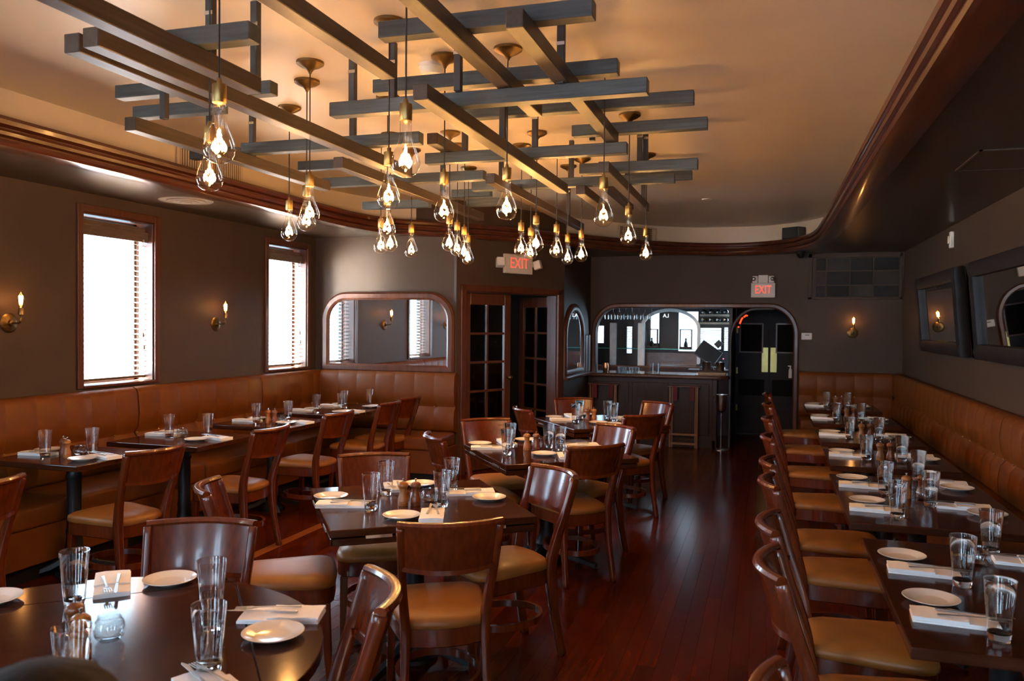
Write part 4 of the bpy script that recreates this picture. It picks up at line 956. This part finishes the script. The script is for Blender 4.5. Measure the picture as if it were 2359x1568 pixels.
# ================================================================== TRAY STANDS, ICE BUCKET
M_oak = mat('oak_stand', (.20, .10, .04), .4, stretch=(8, 8, 1))
def tray_stand(x, label):
    r = thing('tray_stand', label, 'tray stand', (x, YB-.20, 0), 0, 'folded tray stands by the bar')
    for a in (-.175, .175): 
        MB().box(a-.011, a+.011, -.035, -.013, 0, .80).build('leg', M_oak, r, bevel=.003, seg=1)
        MB().box(a*.86-.011, a*.86+.011, .0, .022, 0, .80).build('leg', M_oak, r, bevel=.003, seg=1)
    MB().box(-.21, .21, -.04, .03, .795, .815).build('top_bar', M_trim, r, bevel=.005)
    for z in (.04, .16): MB().box(-.165, .165, -.034, -.014, z, z+.028).build('stretcher', mat('oak_stretcher', (.25, .12, .045), .4), r, bevel=.003, seg=1)
    for a in (-.11, .11): MB().box(a-.028, a+.028, -.044, -.041, .62, .815).build('strap', M_maroon, r)
tray_stand(-2.09, 'folded wooden tray stand with maroon straps at the left of the bar'); tray_stand(-1.02, 'folded wooden tray stand with maroon straps at the right of the bar')
r = thing('ice_bucket_stand', 'chrome ice bucket on a tall thin stand beside the bar end', 'ice bucket', (-.54, YB-.20, 0))
MB().lathe([(0, 0), (.12, 0), (.12, .008), (.03, .02), (.011, .035), (.010, .47), (.03, .49), (.055, .50), (0, .505)], 24).build('stand', M_steel, r, smooth=40)
MB().lathe([(0, .505), (.05, .505), (.06, .53), (.075, .70), (.085, .705), (.085, .715), (.072, .715), (.055, .53), (0, .52)], 24).build('bucket', M_steel, r, smooth=40)
for s in (-1, 1): MB().tube([(s*.08, 0, .69), (s*.10, 0, .68), (s*.10, 0, .64), (s*.075, 0, .63)], .005, 6).build('handle', M_steel, r, smooth=True)
o = thing('hand_sanitizer', 'small white pump bottle fixed to the doorway jamb', 'dispenser', (.31, YB+.17, .93)); MB().lathe([(0, 0), (.02, 0), (.022, .01), (.02, .11), (.01, .125), (.008, .15), (0, .15)], 14).build('bottle', M_white, o, smooth=40); MB().box(-.03, .01, -.008, .008, .15, .162).build('pump', M_white, o)
# ================================================================== PERSON seated at the round table, only the crown of the head in view
def skin(name, J, E_, mt, parent, sub=2):
    names = list(J); me = bpy.data.meshes.new(name); me.from_pydata([J[k][0] for k in names], [(names.index(a), names.index(b)) for a, b in E_], [])
    me.materials.append(mt); o = link(name, me, parent)
    o.modifiers.new('skin', 'SKIN'); me.skin_vertices if me.skin_vertices else None
    if not me.skin_vertices:
        bm = bmesh.new(); bm.from_mesh(me); bm.verts.layers.skin.verify(); bm.to_mesh(me); bm.free()
    for i, k in enumerate(names):
        s = me.skin_vertices[0].data[i]; q = J[k][1]; s.radius = (q, q) if not isinstance(q, tuple) else q; s.use_root = (i == 0)
    ss = o.modifiers.new('sub', 'SUBSURF'); ss.levels = sub; ss.render_levels = sub; o.modifiers['skin'].use_smooth_shade = True
    return o
pn = (-.71, .70); pos = (-.70, .64)
chair(pos[0], pos[1], pn, 'cherry chair under the person seated at the near side of the round table')
pe = thing('person', 'brown haired person in dark clothes seated at the round table, seen from behind', 'person', (*pos, 0), rz_of(pn))
J = {'pelvis': ((0, -.08, .57), (.15, .12)), 'waist': ((0, -.09, .70), (.13, .10)), 'chest': ((0, -.06, .84), (.15, .11)), 'neck0': ((0, -.02, .95), .07), 'neck1': ((0, .01, 1.02), .055), 'jaw': ((0, .045, 1.06), (.065, .075)), 'skull': ((0, .03, 1.13), (.078, .095)), 'crown': ((0, .015, 1.185), (.062, .075)), 'nose': ((0, .135, 1.105), .012)}
EE = [('pelvis', 'waist'), ('waist', 'chest'), ('chest', 'neck0'), ('neck0', 'neck1'), ('neck1', 'jaw'), ('jaw', 'skull'), ('skull', 'crown'), ('skull', 'nose')]
for s, q in ((-1, 'l'), (1, 'r')):
    J.update({'sh'+q: ((s*.18, -.05, .90), .055), 'el'+q: ((s*.24, .02, .66), .042), 'wr'+q: ((s*.14, .22, .58), .028), 'pa'+q: ((s*.11, .28, .57), (.035, .018)), 'hip'+q: ((s*.10, -.04, .545), .085), 'kn'+q: ((s*.12, .36, .53), .062), 'an'+q: ((s*.12, .34, .09), .04), 'to'+q: ((s*.13, .48, .035), .035), 'ear'+q: ((s*.088, .02, 1.10), .014)})
    EE += [('chest', 'sh'+q), ('sh'+q, 'el'+q), ('el'+q, 'wr'+q), ('wr'+q, 'pa'+q), ('pelvis', 'hip'+q), ('hip'+q, 'kn'+q), ('kn'+q, 'an'+q), ('an'+q, 'to'+q), ('skull', 'ear'+q)]
    for k in range(4):
        J['f%d%s' % (k, q)] = ((s*(.085+.018*k), .335, .572), .009); J['g%d%s' % (k, q)] = ((s*(.08+.018*k), .37-.008*abs(k-1.5), .555), .008); EE += [('pa'+q, 'f%d%s' % (k, q)), ('f%d%s' % (k, q), 'g%d%s' % (k, q))]
    J['t0'+q] = ((s*.07, .265, .575), .010); J['t1'+q] = ((s*.05, .30, .57), .009); EE += [('pa'+q, 't0'+q), ('t0'+q, 't1'+q)]
skin('body', J, EE, M_skin, pe)
JS = {k: (J[k][0], tuple(a+.02 for a in J[k][1]) if isinstance(J[k][1], tuple) else J[k][1]+.014) for k in ('pelvis', 'waist', 'chest', 'neck0', 'shl', 'ell', 'wrl', 'shr', 'elr', 'wrr')}
skin('sweater', JS, [('pelvis', 'waist'), ('waist', 'chest'), ('chest', 'neck0'), ('chest', 'shl'), ('shl', 'ell'), ('ell', 'wrl'), ('chest', 'shr'), ('shr', 'elr'), ('elr', 'wrr')], M_shirt, pe)
JT = {k: (J[k][0], tuple(a+.018 for a in J[k][1]) if isinstance(J[k][1], tuple) else J[k][1]+.012) for k in ('pelvis', 'hipl', 'knl', 'anl', 'hipr', 'knr', 'anr')}
skin('trousers', JT, [('pelvis', 'hipl'), ('hipl', 'knl'), ('knl', 'anl'), ('pelvis', 'hipr'), ('hipr', 'knr'), ('knr', 'anr')], M_jean, pe)
for s in (-1, 1):
    MB().lathe([(0, -.011), (.008, -.008), (.011, 0), (.008, .008), (0, .011)], 10, Matrix.Translation((s*.032, .112, 1.125))).build('eye', M_white, pe, smooth=True)
hb = MB(); nu, nv = 40, 18; vs = []; fs = []
for j in range(nv):
    v = j/(nv-1)
    for i in range(nu):
        a = 2*PI*i/nu; front = max(0, math.sin(a)); ph = v*(PI*.66-front*.62)
        rx = .098+.004*math.sin(a*11)+.003*math.sin(a*23+j); z = 1.13+.108*math.cos(ph); rr2 = math.sin(min(ph, PI*.55))
        dn = max(0, ph-PI*.5); z -= dn*.10
        vs.append((rx*rr2*math.cos(a), .02+(rx+.014)*rr2*math.sin(a), z))
for j in range(nv-1):
    for i in range(nu): fs.append((j*nu+i, j*nu+(i+1) % nu, (j+1)*nu+(i+1) % nu, (j+1)*nu+i))
ho = hb.add(vs, fs).build('hair', M_hair, pe, smooth=True); so_ = ho.modifiers.new('s', 'SOLIDIFY'); so_.thickness = .012; so_.offset = 0
